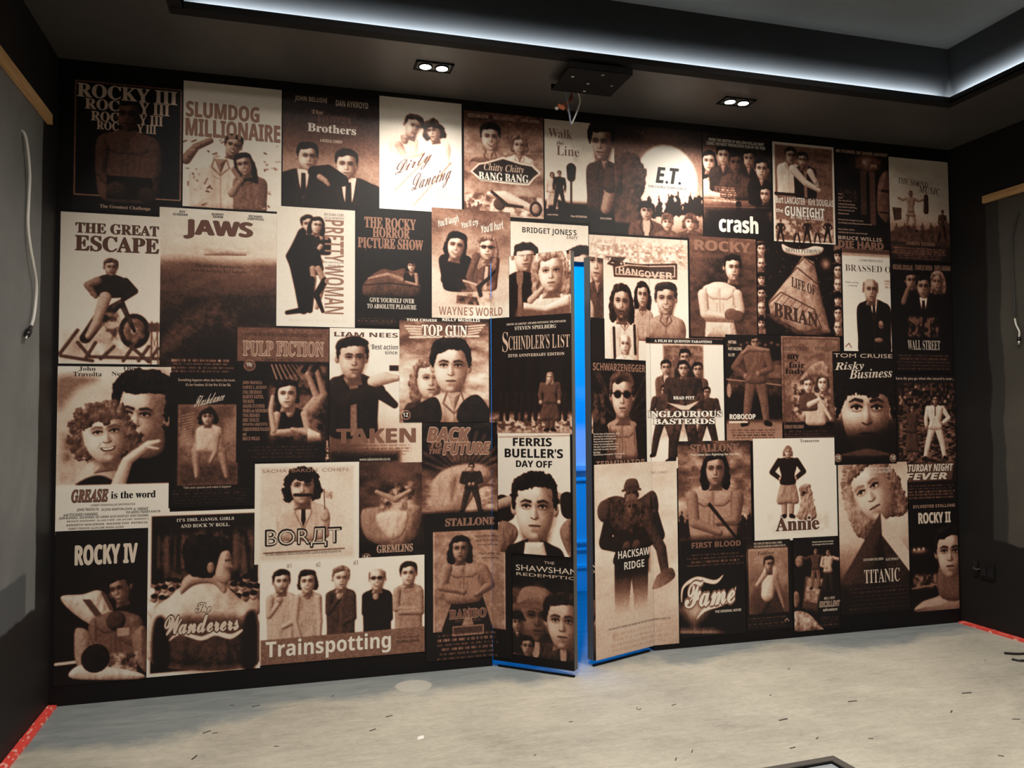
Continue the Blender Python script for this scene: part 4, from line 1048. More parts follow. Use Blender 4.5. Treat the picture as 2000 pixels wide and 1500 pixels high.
c = P(843, 405, 995, 621, .6, 16); c.grad([(0, .42), (.3, .55), (.6, .72), (1, .88)]); c.clouds(.22, 40); c.glow(860, 560, 40, 40, .9, .5)
c.line([(880, 500), (870, 545), (890, 560)], [26, 20, 14], .12, R=True); c.torso(888, 497, 66, 566, 'tee', .05, .7, lean=.15); c.head(890, 480, 50, sk=.72, hair='bob', smile=1, tilt=8, ht=.04)
c.torso(952, 500, 52, 566, 'jacket', .38, .7, lean=-.1); c.head(951, 484, 46, sk=.74, ht=.55, hair='long', smile=.0, specs=.5)
c.line([(930, 500), (916, 540), (925, 560)], [16, 14, 10], .4, R=True); c.mott(890, 540, 970, 600, .2, .7, 7, .55, soft=12); c.line([(905, 548), (930, 556)], 5, .75, R=True); c.line([(938, 576), (934, 560), (966, 530)], [8, 8, 5], .12, R=True)
c.poly([(892, 576), (930, 580), (936, 596), (890, 592)], .35, grain=.4, smooth=False)
for s_, x0, yt, yb, x1, dy in [("You'll laugh.", 855, 430, 448, 897, -14), ("You'll cry.", 901, 434, 450, 935, -10), ("You'll hurl.", 939, 440, 456, 984, -12)]: c.tx(s_, x0, yt, yb, x1, .96, 'B', dy=dy)
c.tx("WAYNE'S WORLD", 857, 598, 615, 982, .52, 'B', wt=.01, title=1, out=.97, ow=.03, y1=606)
poster(c, 'sepia poster with two grinning long-haired people and three slanted white tag lines')

c = P(997, 432, 1178, 627, .93, 17); c.grad([(0, .86), (.5, .96), (.85, .92), (1, .8)])
c.bust(1023, 498, 62, 70, 622, 'jacket', .1, sk=.7, hair='short', yaw=.5, dx=-8); c.bust(1166, 512, 74, 80, 628, 'shirt', .3, sk=.66, hair='short', yaw=-.4)
c.bust(1076, 530, 74, 96, 622, 'tee', .9, sk=.78, ht=.62, hair='wave')
c.poly([(1022, 590), (1066, 596), (1113, 574), (1113, 600), (1066, 612), (1022, 606)], .9, smooth=False, R=6); c.poly([(1010, 600), (1066, 606), (1115, 590), (1115, 622), (1066, 622), (1006, 618)], .4, smooth=False, soft=3)
c.line([(1036, 586), (1050, 572), (1060, 562)], [14, 12, 7], .72, R=True)
c.tx("BRIDGET JONES'S", 1020, 443, 457, 1126, .12, 'B', title=1); c.tx('Diary', 1106, 458, 469, 1128, .35, 'E', title=1)
poster(c, 'pale poster above and across the open doors, blonde reader between two dark-haired men')

c = P(1150, 458, 1346, 706, .88, 18); c.grad([(0, .8), (.3, .86), (.6, .95), (1, .9)])
c.mott(1150, 460, 1346, 530, .5, .97, 5, .75, soft=14)
for x in range(1160, 1350, 42): c.line([(x, 460), (x + 8, 520)], 2, .6, a=.7)
for y in (478, 496): c.line([(1150, y - 2), (1346, y + 18)], 2, .6, a=.7)
c.poly([(1184, 500), (1222, 502), (1224, 512), (1322, 514), (1322, 546), (1270, 543), (1198, 540), (1196, 519), (1184, 515)], .22, smooth=False)
c.poly([(1201, 521), (1226, 516), (1318, 518), (1318, 541), (1270, 539), (1201, 536)], .85, smooth=False); c.poly([(1203, 523), (1226, 518), (1316, 520), (1316, 539), (1270, 537), (1203, 534)], .24, smooth=False)
c.bust(1254, 576, 46, 54, 662, 'shirt', .7, sk=.66, ht=.1, hair='wave'); c.bust(1213, 590, 64, 74, 704, 'shirt', .86, sk=.64, hair='wave', ht=.16, beard=.9, dx=6); c.line([(1198, 640), (1200, 700)], 7, .16); c.line([(1238, 636), (1240, 690)], 7, .16)
c.bust(1300, 584, 60, 82, 662, 'shirt', .6, sk=.66, hair='short', ht=.14, smile=1)
c.bust(1220, 672, 40, 54, 706, 'tee', .9, sk=.76, hair='bald', ht=.6)
c.tx('The', 1192, 503, 514, 1213, .75, 'E', title=1); c.tx('HANGOVER', 1208, 521, 534, 1313, .78, 'B', wt=.02, title=1, y1=530)
poster(c, 'sepia poster split by the right door seam, bearded man and two friends under a sign')

c = P(1346, 460, 1479, 660, .4, 19); c.grad([(0, .4), (1, .32)]); c.glow(1415, 560, 60, 75, .1, .85); c.clouds(.14, 14)
c.torso(1405, 556, 78, 626, 'bare', .2, .86); c.head(1430, 523, 48, sk=.74, ht=.06, yaw=.6); c.line([(1372, 575), (1376, 612), (1414, 618)], [22, 20, 13], .84, R=True); c.line([(1440, 575), (1446, 605), (1424, 618)], [20, 18, 13], .8, R=True); c.ell(1428, 614, 15, 12, .42, R=7); c.ell(1440, 618, 14, 12, .36, R=7)
c.poly([(1378, 624), (1432, 624), (1440, 660), (1376, 660)], .84, smooth=False, R=14, fold=.6); c.rect(1378, 622, 1432, 630, .45)
c.tx('ROCKY', 1357, 468, 488, 1465, .46, 'B', wt=.03, title=1)
poster(c, 'brown poster with bare-chested boxer on a dark cloud under a wide tan title')

c = P(1478, 470, 1645, 656, .06, 20); c.stars(110, .75); c.glow(1612, 515, 10, 10, .8, .7)
c.rect(1478, 470, 1495, 656, .4, grain=.2); c.rect(1627, 478, 1645, 656, .4, grain=.2)
for i in range(6): c.head(1486.5, 486 + 29 * i, 25, sk=.7, neck=0, hair=['short', 'bald', 'curly'][i % 3], beard=.5 * (i % 2)); c.head(1636, 500 + 28 * i, 25, sk=.7, neck=0, hair=['curly', 'short', 'bald'][i % 3])
c.poly([(1567, 500), (1590, 512), (1604, 580), (1622, 650), (1560, 654), (1504, 612), (1500, 590), (1540, 540)], .62, smooth=False, R=30, fold=.7, grain=.12)
for pts in ([(1500, 592), (1525, 570), (1590, 604), (1604, 640), (1560, 652)], [(1535, 545), (1556, 522), (1598, 556), (1608, 600)], [(1558, 516), (1570, 502), (1592, 520)]): c.line(pts, 2.2, .22)
for i in range(7): c.line([(1506 + 13 * i, 600 + 6 * i), (1530 + 12 * i, 572 + 7 * i)], 1.6, .28, a=.8)
c.line([(1500, 615), (1560, 650), (1610, 655)], [8, 10, 3], .3, R=True, grain=.2)
c.poly([(1527, 476), (1545, 484), (1570, 486), (1590, 480), (1608, 484), (1600, 496), (1570, 500), (1545, 496), (1530, 490)], .9, smooth=True, R=5)
c.tx("MONTY PYTHON'S", 1534, 484, 492, 1602, .15, 'R', title=1, y1=490); c.tx('LIFE OF', 1546, 540, 560, 1592, .2, 'R', title=1, dy=16, wt=.02); c.tx('BRIAN', 1512, 590, 618, 1596, .2, 'R', title=1, dy=20, wt=.03)
poster(c, 'starry dark poster with a large stone block and columns of small faces on both sides')

c = P(1644, 484, 1742, 687, .93, 21); c.rect(1644, 484, 1742, 498, .26, grain=.1); c.grad([(0, .3), (.065, .3), (.075, .93), (1, .95)], .5)
c.torso(1706, 590, 76, 688, 'suit', .05, .6); c.head(1700, 566, 46, sk=.6, ht=.25, hair='bald', yaw=.35); c.ell(1720, 634, 6, 8, .45, grain=.3); c.ell(1716, 664, 10, 5, .5, R=4)
c.tx('BRASSED O', 1651, 516, 529, 1739, .2, 'R', wt=-.012, title=1); c.tx('A MARK HERMAN FILM', 1678, 506, 510, 1723, .3, 'R'); c.tx('"Funny, moving,', 1650, 549, 553, 1677, .2, 'R'); c.tx('...a real treat"', 1655, 555, 559, 1675, .2, 'R')
c.credits(1728, 546, 1741, 564, 3, .3); c.line([(1651, 676), (1658, 670), (1662, 678)], 1.6, .2)
poster(c, 'white poster with a balding man in dark blazer and tie')

c = P(1740, 512, 1862, 727, K, 22); c.bust(1779, 548, 38, 50, 600, 'tee', .04, sk=.48, yaw=.3); c.bust(1831, 550, 38, 50, 600, 'tee', .05, sk=.5, hair='wave', ht=.55, yaw=-.4); c.bust(1803, 560, 44, 84, 612, 'suit', .04, sk=.5)
c.line([(1764, 590), (1772, 566), (1776, 560)], [12, 10, 8], .46, R=True)
c.poly([(1745, 600), (1862, 600), (1862, 630), (1745, 630)], .03, smooth=False, soft=8); c.mott(1770, 614, 1836, 662, .05, .45, 6, .9, soft=6, sy=1.4)
c.credits(1752, 690, 1856, 724, 5, .5, jag=.06); c.rect(1754, 690, 1856, 722, .35, a=.2)
c.tx('MICHAEL DOUGLAS', 1744, 516, 526, 1782, .5, 'B'); c.tx('CHARLIE SHEEN', 1787, 517, 527, 1820, .5, 'B'); c.tx('DARYL HANNAH', 1825, 518, 528, 1856, .5, 'B'); c.tx('WALL STREET', 1773, 664, 683, 1836, .85, 'R', wt=-.01, title=1)
poster(c, 'black poster with three dim faces and narrow white serif title, right edge of the mural')

# ---- third row
c = P(113, 715, 331, 1036, .8, 23); c.grad([(0, .95), (.06, .93), (.16, .78), (.4, .72), (.7, .8), (.72, .97), (1, .97)]); c.clouds(.16, 60)
c.glow(185, 780, 50, 40, .93, .6); c.poly([(113, 735), (190, 740), (150, 760), (113, 800)], .5, soft=6); c.poly([(290, 730), (331, 726), (331, 800), (300, 770)], .6, soft=8); c.mott(113, 840, 150, 948, .25, .7, 16, .7, soft=14)
c.poly([(240, 850), (300, 840), (331, 830), (331, 950), (228, 950)], .05, R=24, fold=.5)
c.poly([(290, 840), (318, 838), (318, 880), (285, 895), (252, 880)], .52, R=20); c.head(274, 812, 128, sk=.72, ht=.05, hair='pomp', yaw=-.55, tilt=6, neck=0)
c.poly([(180, 900), (225, 895), (232, 950), (150, 950), (158, 920)], .78, R=26); c.head(202, 846, 112, sk=.84, ht=.42, hair='curly', yaw=.3, smile=1, tilt=-8); c.poly([(165, 935), (195, 928), (222, 940), (226, 950), (150, 950)], .06, soft=1.5)
c.line([(230, 948), (248, 900), (290, 868), (310, 862)], [26, 20, 16, 9], .82, R=True); c.line([(284, 872), (308, 876)], [7, 5], .82, R=True); c.ell(168, 862, 4, 8, .9)
c.rect(110, 948, 331, 1044, .975)
c.tx('John', 154, 716, 725, 187, .12, 'R'); c.tx('Travolta', 143, 726, 735, 199, .12, 'R'); c.tx('Olivia', 242, 715, 724, 277, .12, 'R'); c.tx('Newton-John', 218, 726, 735, 302, .12, 'R')
c.tx('GREASE', 140, 958, 981, 211, .4, 'E', wt=.03, title=1, out=.2, ow=.03, y1=968); c.tx('is the word', 217, 960, 974, 304, .06, 'R', wt=.02, title=1, y1=965)
for s_, x0, yt, yb, x1, t_ in [('A ROBERT STIGWOOD/ALLAN CARR PRODUCTION', 177, 985, 989, 264, .3), ('JOHN TRAVOLTA', 150, 993, 1000, 193, .12), ('OLIVIA NEWTON-JOHN', 198, 993, 999, 258, .12), ('in "GREASE"', 261, 991, 997, 291, .12), ('and STOCKARD CHANNING', 124, 1003, 1009, 191, .12), ('EVE ARDEN, FRANKIE AVALON', 247, 998, 1004, 313, .15), ('JOAN BLONDELL, EDD BYRNES, SID CAESAR, ALICE GHOSTLEY, DODY GOODMAN, SHA-NA-NA', 115, 1010, 1016, 320, .12), ('BRONTE WOODARD  ALLAN CARR  JIM JACOBS  WARREN CASEY', 131, 1017, 1021, 304, .25), ('KENNETH WALDMAN  MAXINE FOX  PATRICIA BIRCH', 130, 1024, 1028, 311, .25), ('ROBERT STIGWOOD  ALLAN CARR  RANDAL KLEISER', 134, 1031, 1035, 242, .25)]: c.tx(s_, x0, yt, yb, x1, t_, 'B', y1=(yt + yb) / 2 - 3)
poster(c, 'close-up of a curly blonde woman and slick-haired man above white credit strip')

c = P(332, 728, 496, 987, .035, 24); c.clouds(.03, 30)
c.rect(347, 789, 463, 945, .42, grain=.06); c.mott(350, 792, 462, 870, .3, .55, 26, .8, sy=2.2, soft=3); c.rect(347, 905, 463, 944, .26, grain=.1, soft=5); c.rect(436, 815, 462, 860, .62, a=.5, soft=3)
c.line([(394, 862), (382, 880), (384, 930)], [24, 18, 9], .6, R=True); c.line([(418, 862), (432, 880), (442, 930)], [24, 18, 9], .58, R=True); c.torso(408, 832, 46, 880, 'tee', .78, .6); c.head(405, 814, 32, sk=.62, hair='curly', ht=.1); c.line([(424, 850), (420, 882), (410, 902)], [12, 10, 6], .62, R=True)
for i in range(16): c.line([(352 + i, 812 + i * 5.2), (378 - i * .6, 806 + i * 5.4)], 1.2, .7, a=.8)
c.credits(335, 955, 482, 982, 5, .36, jag=.02)
c.tx('Something happens when she hears the music.', 348, 739, 746, 460, .75, 'S'); c.tx("It's her freedom. It's her fire. It's her life.", 363, 748, 754, 451, .75, 'S'); c.tx('Flashdance', 378, 774, 796, 436, .85, 'C', dy=-14, title=1, skew=.3); c.tx('Take your passion and make it happen!', 358, 950, 956, 451, .75, 'S')
poster(c, 'black poster framing a seated barefoot dancer photo with scribbled lines beside it')

c = P(644, 640, 824, 903, .93, 26); c.grad([(0, .97), (.6, .93), (.8, .7), (1, .5)]); c.clouds(.08, 40); c.glow(665, 870, 60, 50, .25, .8); c.glow(815, 890, 50, 60, .93, .8)
c.torso(690, 735, 92, 850, 'jacket', .1, .6); c.head(688, 700, 78, sk=.66, ht=.07, yaw=.35); c.line([(658, 752), (672, 778), (740, 762)], [34, 32, 24], .16, R=True, fold=.8); c.line([(728, 745), (752, 738), (776, 738)], [22, 24, 12], .8, R=True); c.line([(716, 760), (748, 772), (770, 790)], [18, 22, 14], .14, R=True)
c.rect(760, 713, 778, 724, .12); c.rect(644, 884, 780, 903, .08, soft=6); c.credits(660, 868, 806, 889, 4, .3)
c.tx('LIAM NEES', 653, 648, 657, 777, .3, 'B', wt=.01); c.tx('“Best action', 722, 672, 682, 777, .12, 'B', wt=-.01); c.tx('since', 752, 684, 692, 776, .12, 'B', wt=-.01)
c.tx('TAKEN', 658, 838, 866, 811, .4, 'B', wt=.03, title=1); c.tx('www.takenmovie.co.nz', 702, 894, 900, 762, .9, 'S')
poster(c, 'white poster of a man in leather jacket with outstretched arm and wide brown title')

c = P(463, 638, 642, 900, .05, 25); c.rect(463, 638, 642, 707, .38, grain=.06); c.mott(520, 706, 642, 895, .05, .5, 16, .8, soft=8)
for i in range(7): c.line([(530 + 8 * i, 712), (540 + 10 * i, 740)], 3, .8 - .06 * i, a=.7)
c.line([(600, 800), (618, 775), (600, 730)], [18, 14, 10], .6, R=True); c.line([(610, 800), (632, 770), (618, 724)], [18, 14, 9], .55, R=True); c.line([(592, 724), (600, 712)], [10, 8], .06); c.line([(612, 722), (622, 710)], [10, 8], .06)
c.torso(566, 800, 66, 842, 'tank', .05, .7); c.head(560, 770, 52, sk=.76, hair='bob', ht=.035); c.line([(540, 810), (534, 845), (600, 838)], [15, 13, 9], .7, R=True); c.line([(594, 808), (602, 845), (570, 838)], [15, 13, 9], .66, R=True); c.line([(534, 840), (528, 800), (532, 775)], [11, 10, 8], .7, R=True); c.poly([(600, 835), (624, 846), (630, 862), (600, 866)], .85, smooth=False, R=4)
c.rect(463, 860, 642, 900, .05, soft=8); c.credits(480, 870, 626, 893, 4, .42)
c.ell(487, 713, 11, 11, .62); c.ell(487, 713, 9.5, 9.5, .3)
for _ in range(26): c.line([(466 + 176 * c.rng.rand(), 640 + 20 * c.rng.rand())] * 2, 1.4, .7, a=.5)
for _ in range(40): c.line([(636 + 5 * c.rng.rand(), 860 + 38 * c.rng.rand())] * 2, 2.5, .8, a=.7)
c.tx('WINNER-BEST PICTURE-1994 CANNES FILM FESTIVAL', 478, 649, 656, 630, .12, 'R', y1=653); c.tx('PULP FICTION', 475, 666, 694, 632, .46, 'R', wt=.015, title=1, out=.8, ow=.025, y1=682); c.tx('a Quentin Tarantino film', 511, 699, 705, 581, .1, 'E'); c.tx('10¢', 481, 708, 717, 493, .9, 'B')
for i, (s_, x1) in enumerate([('JOHN TRAVOLTA', 512), ('SAMUEL L. JACKSON', 521), ('UMA THURMAN', 511), ('HARVEY KEITEL', 515), ('TIM ROTH', 496), ('AMANDA PLUMMER', 517), ('MARIA de MEDEIROS', 525), ('VING RHAMES', 507), ('ERIC STOLTZ', 506), ('ROSANNA ARQUETTE', 522), ('CHRISTOPHER WALKEN', 527), ('and', 481), ('BRUCE WILLIS', 507)]): c.tx(s_, 474, 744 + 9.1 * i, 751 + 9.1 * i, x1, .55, 'R')
poster(c, 'worn dark poster with tan header band and a woman lying propped on her elbows')

c = P(955, 622, 1182, 846, .05, 28); c.grad([(0, .05), (.3, .08), (.8, .12), (.86, .5), (1, .6)]); c.mott(955, 808, 1182, 846, .2, .85, 6, .8, sy=.6, soft=10)
for x, w_ in [(985, 20), (1014, 26), (1040, 26), (1098, 26)]:
    c.line([(x, 700), (x, 770)], [w_ * 1.1, w_ * 1.3], .09, R=True, fold=.9); c.line([(x - 6, 770), (x - 6, 818)], [10, 8], .16, R=True); c.line([(x + 6, 770), (x + 6, 818)], [10, 8], .16, R=True)
c.fig(1074, 728, 842, .36, .34, .72, hair='long', ht=.6, skirt=.8, wide=1.15, stance=.0, arms='down')
c.mott(1152, 650, 1182, 710, .03, .3, 6, .8, soft=4)
c.tx('FROM ACADEMY AWARD-WINNING FILMMAKER', 990, 632, 636, 1106, .85, 'R'); c.tx('STEVEN SPIELBERG', 1006, 638, 645, 1087, .9, 'R'); c.tx('S', 982, 649, 688, 993, .75, 'R', title=1, wt=-.01); c.tx('CHINDLER’S L', 994, 657, 684, 1087, .75, 'R', title=1, wt=-.01, y1=666); c.tx('IST', 1089, 654, 679, 1113, .75, 'R', title=1, wt=-.01, y1=662); c.tx('25TH ANNIVERSARY EDITION', 993, 692, 698, 1103, .85, 'R', y1=692)
poster(c, 'dark poster on the left door, small child in long coat before adult legs')

c = P(780, 620, 955, 824, .6, 27); c.grad([(0, .35), (.25, .55), (.6, .78), (1, .6)]); c.clouds(.4, 30, .4)
c.bust(838, 740, 74, 90, 822, 'jacket', .2, sk=.76, ht=.5, hair='wave', yaw=.4, dx=-4); c.bust(880, 716, 100, 140, 824, 'shirt', .75, sk=.76, ht=.035, hair='short', dx=6)
c.poly([(800, 800), (850, 775), (858, 824), (790, 824)], .12, R=14, fold=1.2, grain=.1); c.poly([(898, 790), (930, 770), (955, 800), (955, 824), (896, 824)], .1, R=14, fold=1.2, grain=.1)
c.rect(780, 620, 955, 629, .06, soft=2)
for i in range(4):
    c.line([(790 - i * .5 + i * 4, 636 + i * 5), (822, 637 + i * 5)], 2.6, .93); c.line([(914, 637 + i * 5), (946 - i * 4, 634 + i * 5)], 2.6, .93)
c.line([(800, 658), (934, 656)], 3.5, .93); c.poly([(866, 655), (870, 664), (878, 660), (872, 668), (860, 668)], .15)
c.ell(792, 810, 9, 9, .85); c.ell(792, 810, 7.6, 7.6, .08)
c.tx('TOM CRUISE', 794, 622, 627, 853, .96, 'B', wt=.02); c.tx('KELLY McGILLIS', 864, 621, 627, 937, .96, 'B', wt=.02); c.tx('TOP GUN', 824, 634, 656, 912, .97, 'R', wt=.02, title=1, out=.3, ow=.03, y1=643); c.tx('12', 787, 806, 814, 797, .95, 'B')
poster(c, 'sepia portrait poster of short-haired man and woman under a winged title bar')

c = P(1156, 704, 1263, 944, .07, 29); c.rays(1215, 830, 12, 130, .45, .3, 180, 360, 7); c.clouds(.1, 14)
c.poly([(1156, 760), (1180, 762), (1182, 850), (1156, 850)], .2, smooth=False, grain=.3)
c.torso(1214, 822, 86, 915, 'bare', .1, .55); c.line([(1178, 840), (1172, 912)], [24, 24], .09, R=True, fold=.8); c.line([(1248, 838), (1256, 912)], [24, 24], .09, R=True, fold=.8); c.head(1214, 773, 84, sk=.66, ht=.28, specs=.9)
c.rect(1156, 842, 1202, 892, .05, a=.55, soft=4); c.poly([(1156, 895), (1264, 895), (1264, 945), (1156, 945)], .05, smooth=False, soft=8); c.credits(1162, 916, 1258, 941, 6, .7)
c.tx('SCHWARZENEGGER', 1157, 708, 723, 1259, .46, 'B', wt=.01, y1=716); c.tx('THE', 1201, 890, 896, 1213, .7, 'B', title=1, y1=893); c.tx('TERMINATOR', 1163, 901, 914, 1259, .5, 'B', wt=.0, title=1, out=.05, ow=.02, y1=905)
for i, s_ in enumerate(['In the Year of Darkness, 2029,', 'the rulers of this planet', 'devised the ultimate plan.', 'They would reshape the', 'Future by changing the Past.', 'The plan required something', 'that felt no pity. No pain.', 'No fear.', 'Something unstoppable. They created']): c.tx(s_, 1158, 846 + 5.1 * i, 850 + 5.1 * i, 1158 + len(s_) * 1.72, .85, 'B', y1=847.5 + 5.0 * i)
poster(c, 'dark narrow poster on the right door, man in dark glasses with open jacket')

c = P(1260, 658, 1416, 912, .95, 30); c.rect(1260, 658, 1416, 673, .05); c.rect(1294, 673, 1374, 760, .42, grain=.2, soft=2)
for x, y, h, tt in [(1337, 698, 30, .16), (1300, 718, 28, .4), (1362, 722, 28, .35)]: c.bust(x, y, h, 44, y + 60, 'jacket', tt, sk=.6)
for x, yt in [(1297, 752), (1380, 756)]: c.fig(x, yt, 892, .24, .2, .55, wide=1.2, arms='front')
c.fig(1334, 706, 905, .22, .2, .62, wide=1.25, stance=.06); c.mott(1285, 760, 1385, 860, .1, .5, 7, .35, soft=14); c.rect(1366, 870, 1416, 912, .95)
c.poly([(1302, 786), (1338, 792), (1366, 782), (1344, 800), (1330, 800)], .82, smooth=False)
c.tx('A FILM BY QUENTIN TARANTINO', 1278, 663, 669, 1390, .95, 'R', wt=.02, y1=666); c.tx('BRAD PITT', 1315, 774, 780, 1356, .97, 'R', wt=.02, out=.1, ow=.04); c.tx('INGLOURIOUS', 1265, 803, 815, 1410, .97, 'R', wt=.03, title=1, out=.1, ow=.04, y1=806); c.tx('BASTERDS', 1276, 818, 829, 1396, .97, 'R', wt=.03, title=1, out=.1, ow=.04, y1=821)
poster(c, 'white poster with black header band and a group of uniformed men, right of the doors')

c = P(1416, 653, 1528, 860, .05, 31); c.grad([(0, .05), (.2, .06), (.78, .06), (.84, .5), (1, .55)])
for i in range(9): c.glow(1422 + 12 * i, 673 - 4 * (i % 2), 4, 3, .8, .5)
c.poly([(1420, 742), (1450, 700), (1528, 704), (1528, 775), (1425, 770)], .24, R=14, grain=.15, smooth=False); c.ell(1423, 762, 5, 14, .55); c.rect(1500, 712, 1526, 738, .5, a=.6); c.line([(1418, 740), (1528, 752)], 2, .6)
c.fig(1477, 656, 832, .4, .42, .5, arms=('hips', 'front'), stance=.07, wide=1.2, ht=.1, lean=-.02)
c.line([(1450, 690), (1462, 680), (1500, 684)], [6, 14, 8], .5, R=True)
c.credits(1424, 838, 1520, 856, 4, .12); c.rect(1423, 822, 1460, 825.5, .9)
for s_, yt, x1 in [('PART MAN.', 665, 1438), ('PART MACHINE.', 678, 1449), ('ALL COP.', 690, 1435)]: c.tx(s_, 1422, yt, yt + 6, x1, .8, 'B')
c.tx('ROBOCOP', 1425, 809, 819, 1475, .95, 'B', wt=.03, title=1)
poster(c, 'dark poster with a striding pale figure in front of a car at night')

c = P(1525, 656, 1644, 853, .46, 32); c.grad([(0, .46), (.5, .42), (.85, .36), (.86, .05), (1, .05)]); c.clouds(.15, 14); c.frame(1529, 660, 1641, 851, 2, .3)
c.mott(1540, 740, 1625, 822, .1, .85, 7, .75, soft=14); c.torso(1592, 780, 46, 828, 'tee', .8, .6); c.bust(1578, 752, 30, 40, 800, 'tee', .35, sk=.75, ht=.3); c.head(1606, 748, 32, sk=.82, ht=.3, hair='bob', smile=1)
c.poly([(1560, 745), (1586, 712), (1610, 706), (1622, 736), (1590, 734)], .55, R=8, fold=1, grain=.2)
c.line([(1580, 790), (1600, 780), (1622, 818)], [12, 9, 7], .85, R=True)
c.tx('AUDREY HEPBURN', 1529, 676, 685, 1575, .2, 'B'); c.tx('REX HARRISON', 1592, 676, 684, 1631, .24, 'B'); c.tx('my', 1538, 692, 705, 1561, .08, 'R', wt=.02, title=1); c.tx('fair', 1541, 707, 718, 1572, .08, 'R', wt=.02, title=1); c.tx('lady', 1534, 720, 733, 1572, .08, 'R', wt=.02, title=1); c.tx('STANLEY HOLLOWAY', 1532, 830, 837, 1570, .55, 'B')
c.credits(1533, 839, 1624, 850, 2, .5)
poster(c, 'tan sketch-style poster with couple under a parasol and small black three-line title')

c = P(1750, 733, 1870, 980, .1, 34); c.mott(1752, 744, 1870, 820, .04, .35, 5, .9, soft=6); c.mott(1752, 815, 1870, 905, .1, .55, 8, .8, sy=.4, soft=6)
for i in range(10): c.glow(1756 + 110 * c.rng.rand(), 750 + 40 * c.rng.rand(), 3, 3, .9, .7)
c.fig(1781, 790, 895, .28, .3, .55, skirt=.85, hair='bob', arms='wide'); c.fig(1826, 772, 898, .92, .88, .55, arms=('down', 'hips'), stance=.12, wide=1.15, kind='suit')
c.rect(1750, 945, 1870, 980, .04, soft=3); c.credits(1754, 947, 1866, 972, 5, .62, jag=.04)
c.poly([(1756, 906), (1864, 902), (1858, 936), (1770, 942)], .4, smooth=False, a=.7)
c.tx('here do you go when the record is over...', 1750, 736, 743, 1863, .8, 'S', y1=740); c.tx('SATURDAY NIGHT', 1759, 908, 922, 1861, .9, 'I', wt=.02, title=1, out=.25, ow=.03, y1=914); c.tx('FEVER', 1768, 925, 938, 1849, .9, 'I', wt=.02, title=1, out=.25, ow=.03, y1=930)
poster(c, 'dark poster of a dancing couple, he in white suit, at the right edge')

# ---- lower rows
c = P(703, 905, 826, 1098, .1, 39); c.grad([(0, .28), (.2, .22), (.5, .3), (.8, .08), (1, .03)]); c.clouds(.16, 18); c.glow(775, 930, 40, 30, .45, .5)
c.poly([(705, 1000), (730, 990), (800, 985), (822, 995), (810, 1050), (770, 1068), (715, 1050)], .55, R=18, fold=1.0, grain=.05); c.poly([(735, 1005), (795, 998), (785, 1045), (755, 1050)], .8, R=12, fold=.6, soft=2); c.mott(735, 935, 815, 1000, .12, .8, 11, .75, soft=14)
c.line([(735, 960), (770, 975), (800, 958)], [8, 12, 8], .62, R=True)
c.ell(715, 1089, 8.5, 8.5, .8, R=0); c.ell(715, 1089, 7, 7, .12); c.credits(745, 1083, 800, 1092, 2, .4)
c.tx('GREMLINS', 736, 1065, 1080, 806, .62, 'R', wt=.03, title=1, y1=1071); c.tx('15', 710, 1085, 1093, 720, .9, 'B')
poster(c, 'small dark poster with rumpled pale cloth and rounded tan title along its foot')

c = P(824, 826, 973, 1086, .2, 40); c.grad([(0, .05), (.3, .1), (.45, .4), (.65, .55), (.75, .3), (1, .05)]); c.clouds(.3, 26, .5); c.rays(905, 930, 14, 90, .7, .3, 200, 340, 8)
c.mott(826, 930, 970, 1000, .3, .9, 14, .6, sy=.4, soft=16); c.poly([(840, 950), (870, 915), (935, 905), (960, 930), (930, 960), (900, 1000), (850, 1000)], .62, R=20, fold=.9, soft=2)
c.fig(920, 905, 1000, .16, .2, .6, wide=1.3, arms='front')
c.rect(824, 1002, 973, 1086, .05, soft=4)
c.tx('BACK', 835, 835, 862, 918, .42, 'I', wt=.04, title=1, out=.7, ow=.02, y1=848, dy=2); c.tx('TO', 841, 864, 875, 862, .42, 'I', wt=.04, title=1, dy=-1); c.tx('THE', 838, 877, 887, 862, .42, 'I', wt=.04, title=1, dy=-1); c.tx('FUTURE', 865, 865, 888, 957, .42, 'I', wt=.04, title=1, out=.7, ow=.02, y1=872)
poster(c, 'dark poster with streaked light and slanted tan title, meeting the left door hinge')

c = P(832, 1004, 1001, 1287, .035, 42); c.rect(846, 1038, 987, 1234, .52, grain=.12); c.frame(846, 1038, 987, 1234, 1.6, .9); c.clouds(.1, 22)
c.rect(832, 1004, 1001, 1036, .035); c.rect(832, 1236, 1001, 1287, .035); c.rect(832, 1004, 844, 1287, .035); c.rect(989, 1004, 1001, 1287, .035)
c.line([(905, 1160), (880, 1230)], [34, 34], .1, R=True, fold=.7); c.line([(925, 1160), (945, 1230)], [30, 34], .1, R=True, fold=.7)
c.torso(905, 1098, 78, 1172, 'bare', .1, .56); c.head(898, 1072, 46, sk=.5, hair='wave', ht=.05); c.line([(872, 1110), (862, 1145), (905, 1155)], [22, 18, 12], .55, R=True); c.line([(942, 1112), (958, 1140), (930, 1160)], [22, 18, 12], .5, R=True)
c.rect(884, 1222, 945, 1236, .25); c.frame(884, 1224, 943, 1236, 1, .85)
c.credits(850, 1238, 976, 1284, 6, .72)
c.tx('STALLONE', 870, 1013, 1028, 966, .46, 'R', wt=.04, y1=1019); c.tx('RAMBO', 878, 1192, 1209, 949, .36, 'R', wt=.04, title=1, out=.6, ow=.02, y1=1198); c.tx('FIRST BLOOD PART II', 888, 1211, 1216, 938, .3, 'B', title=1)
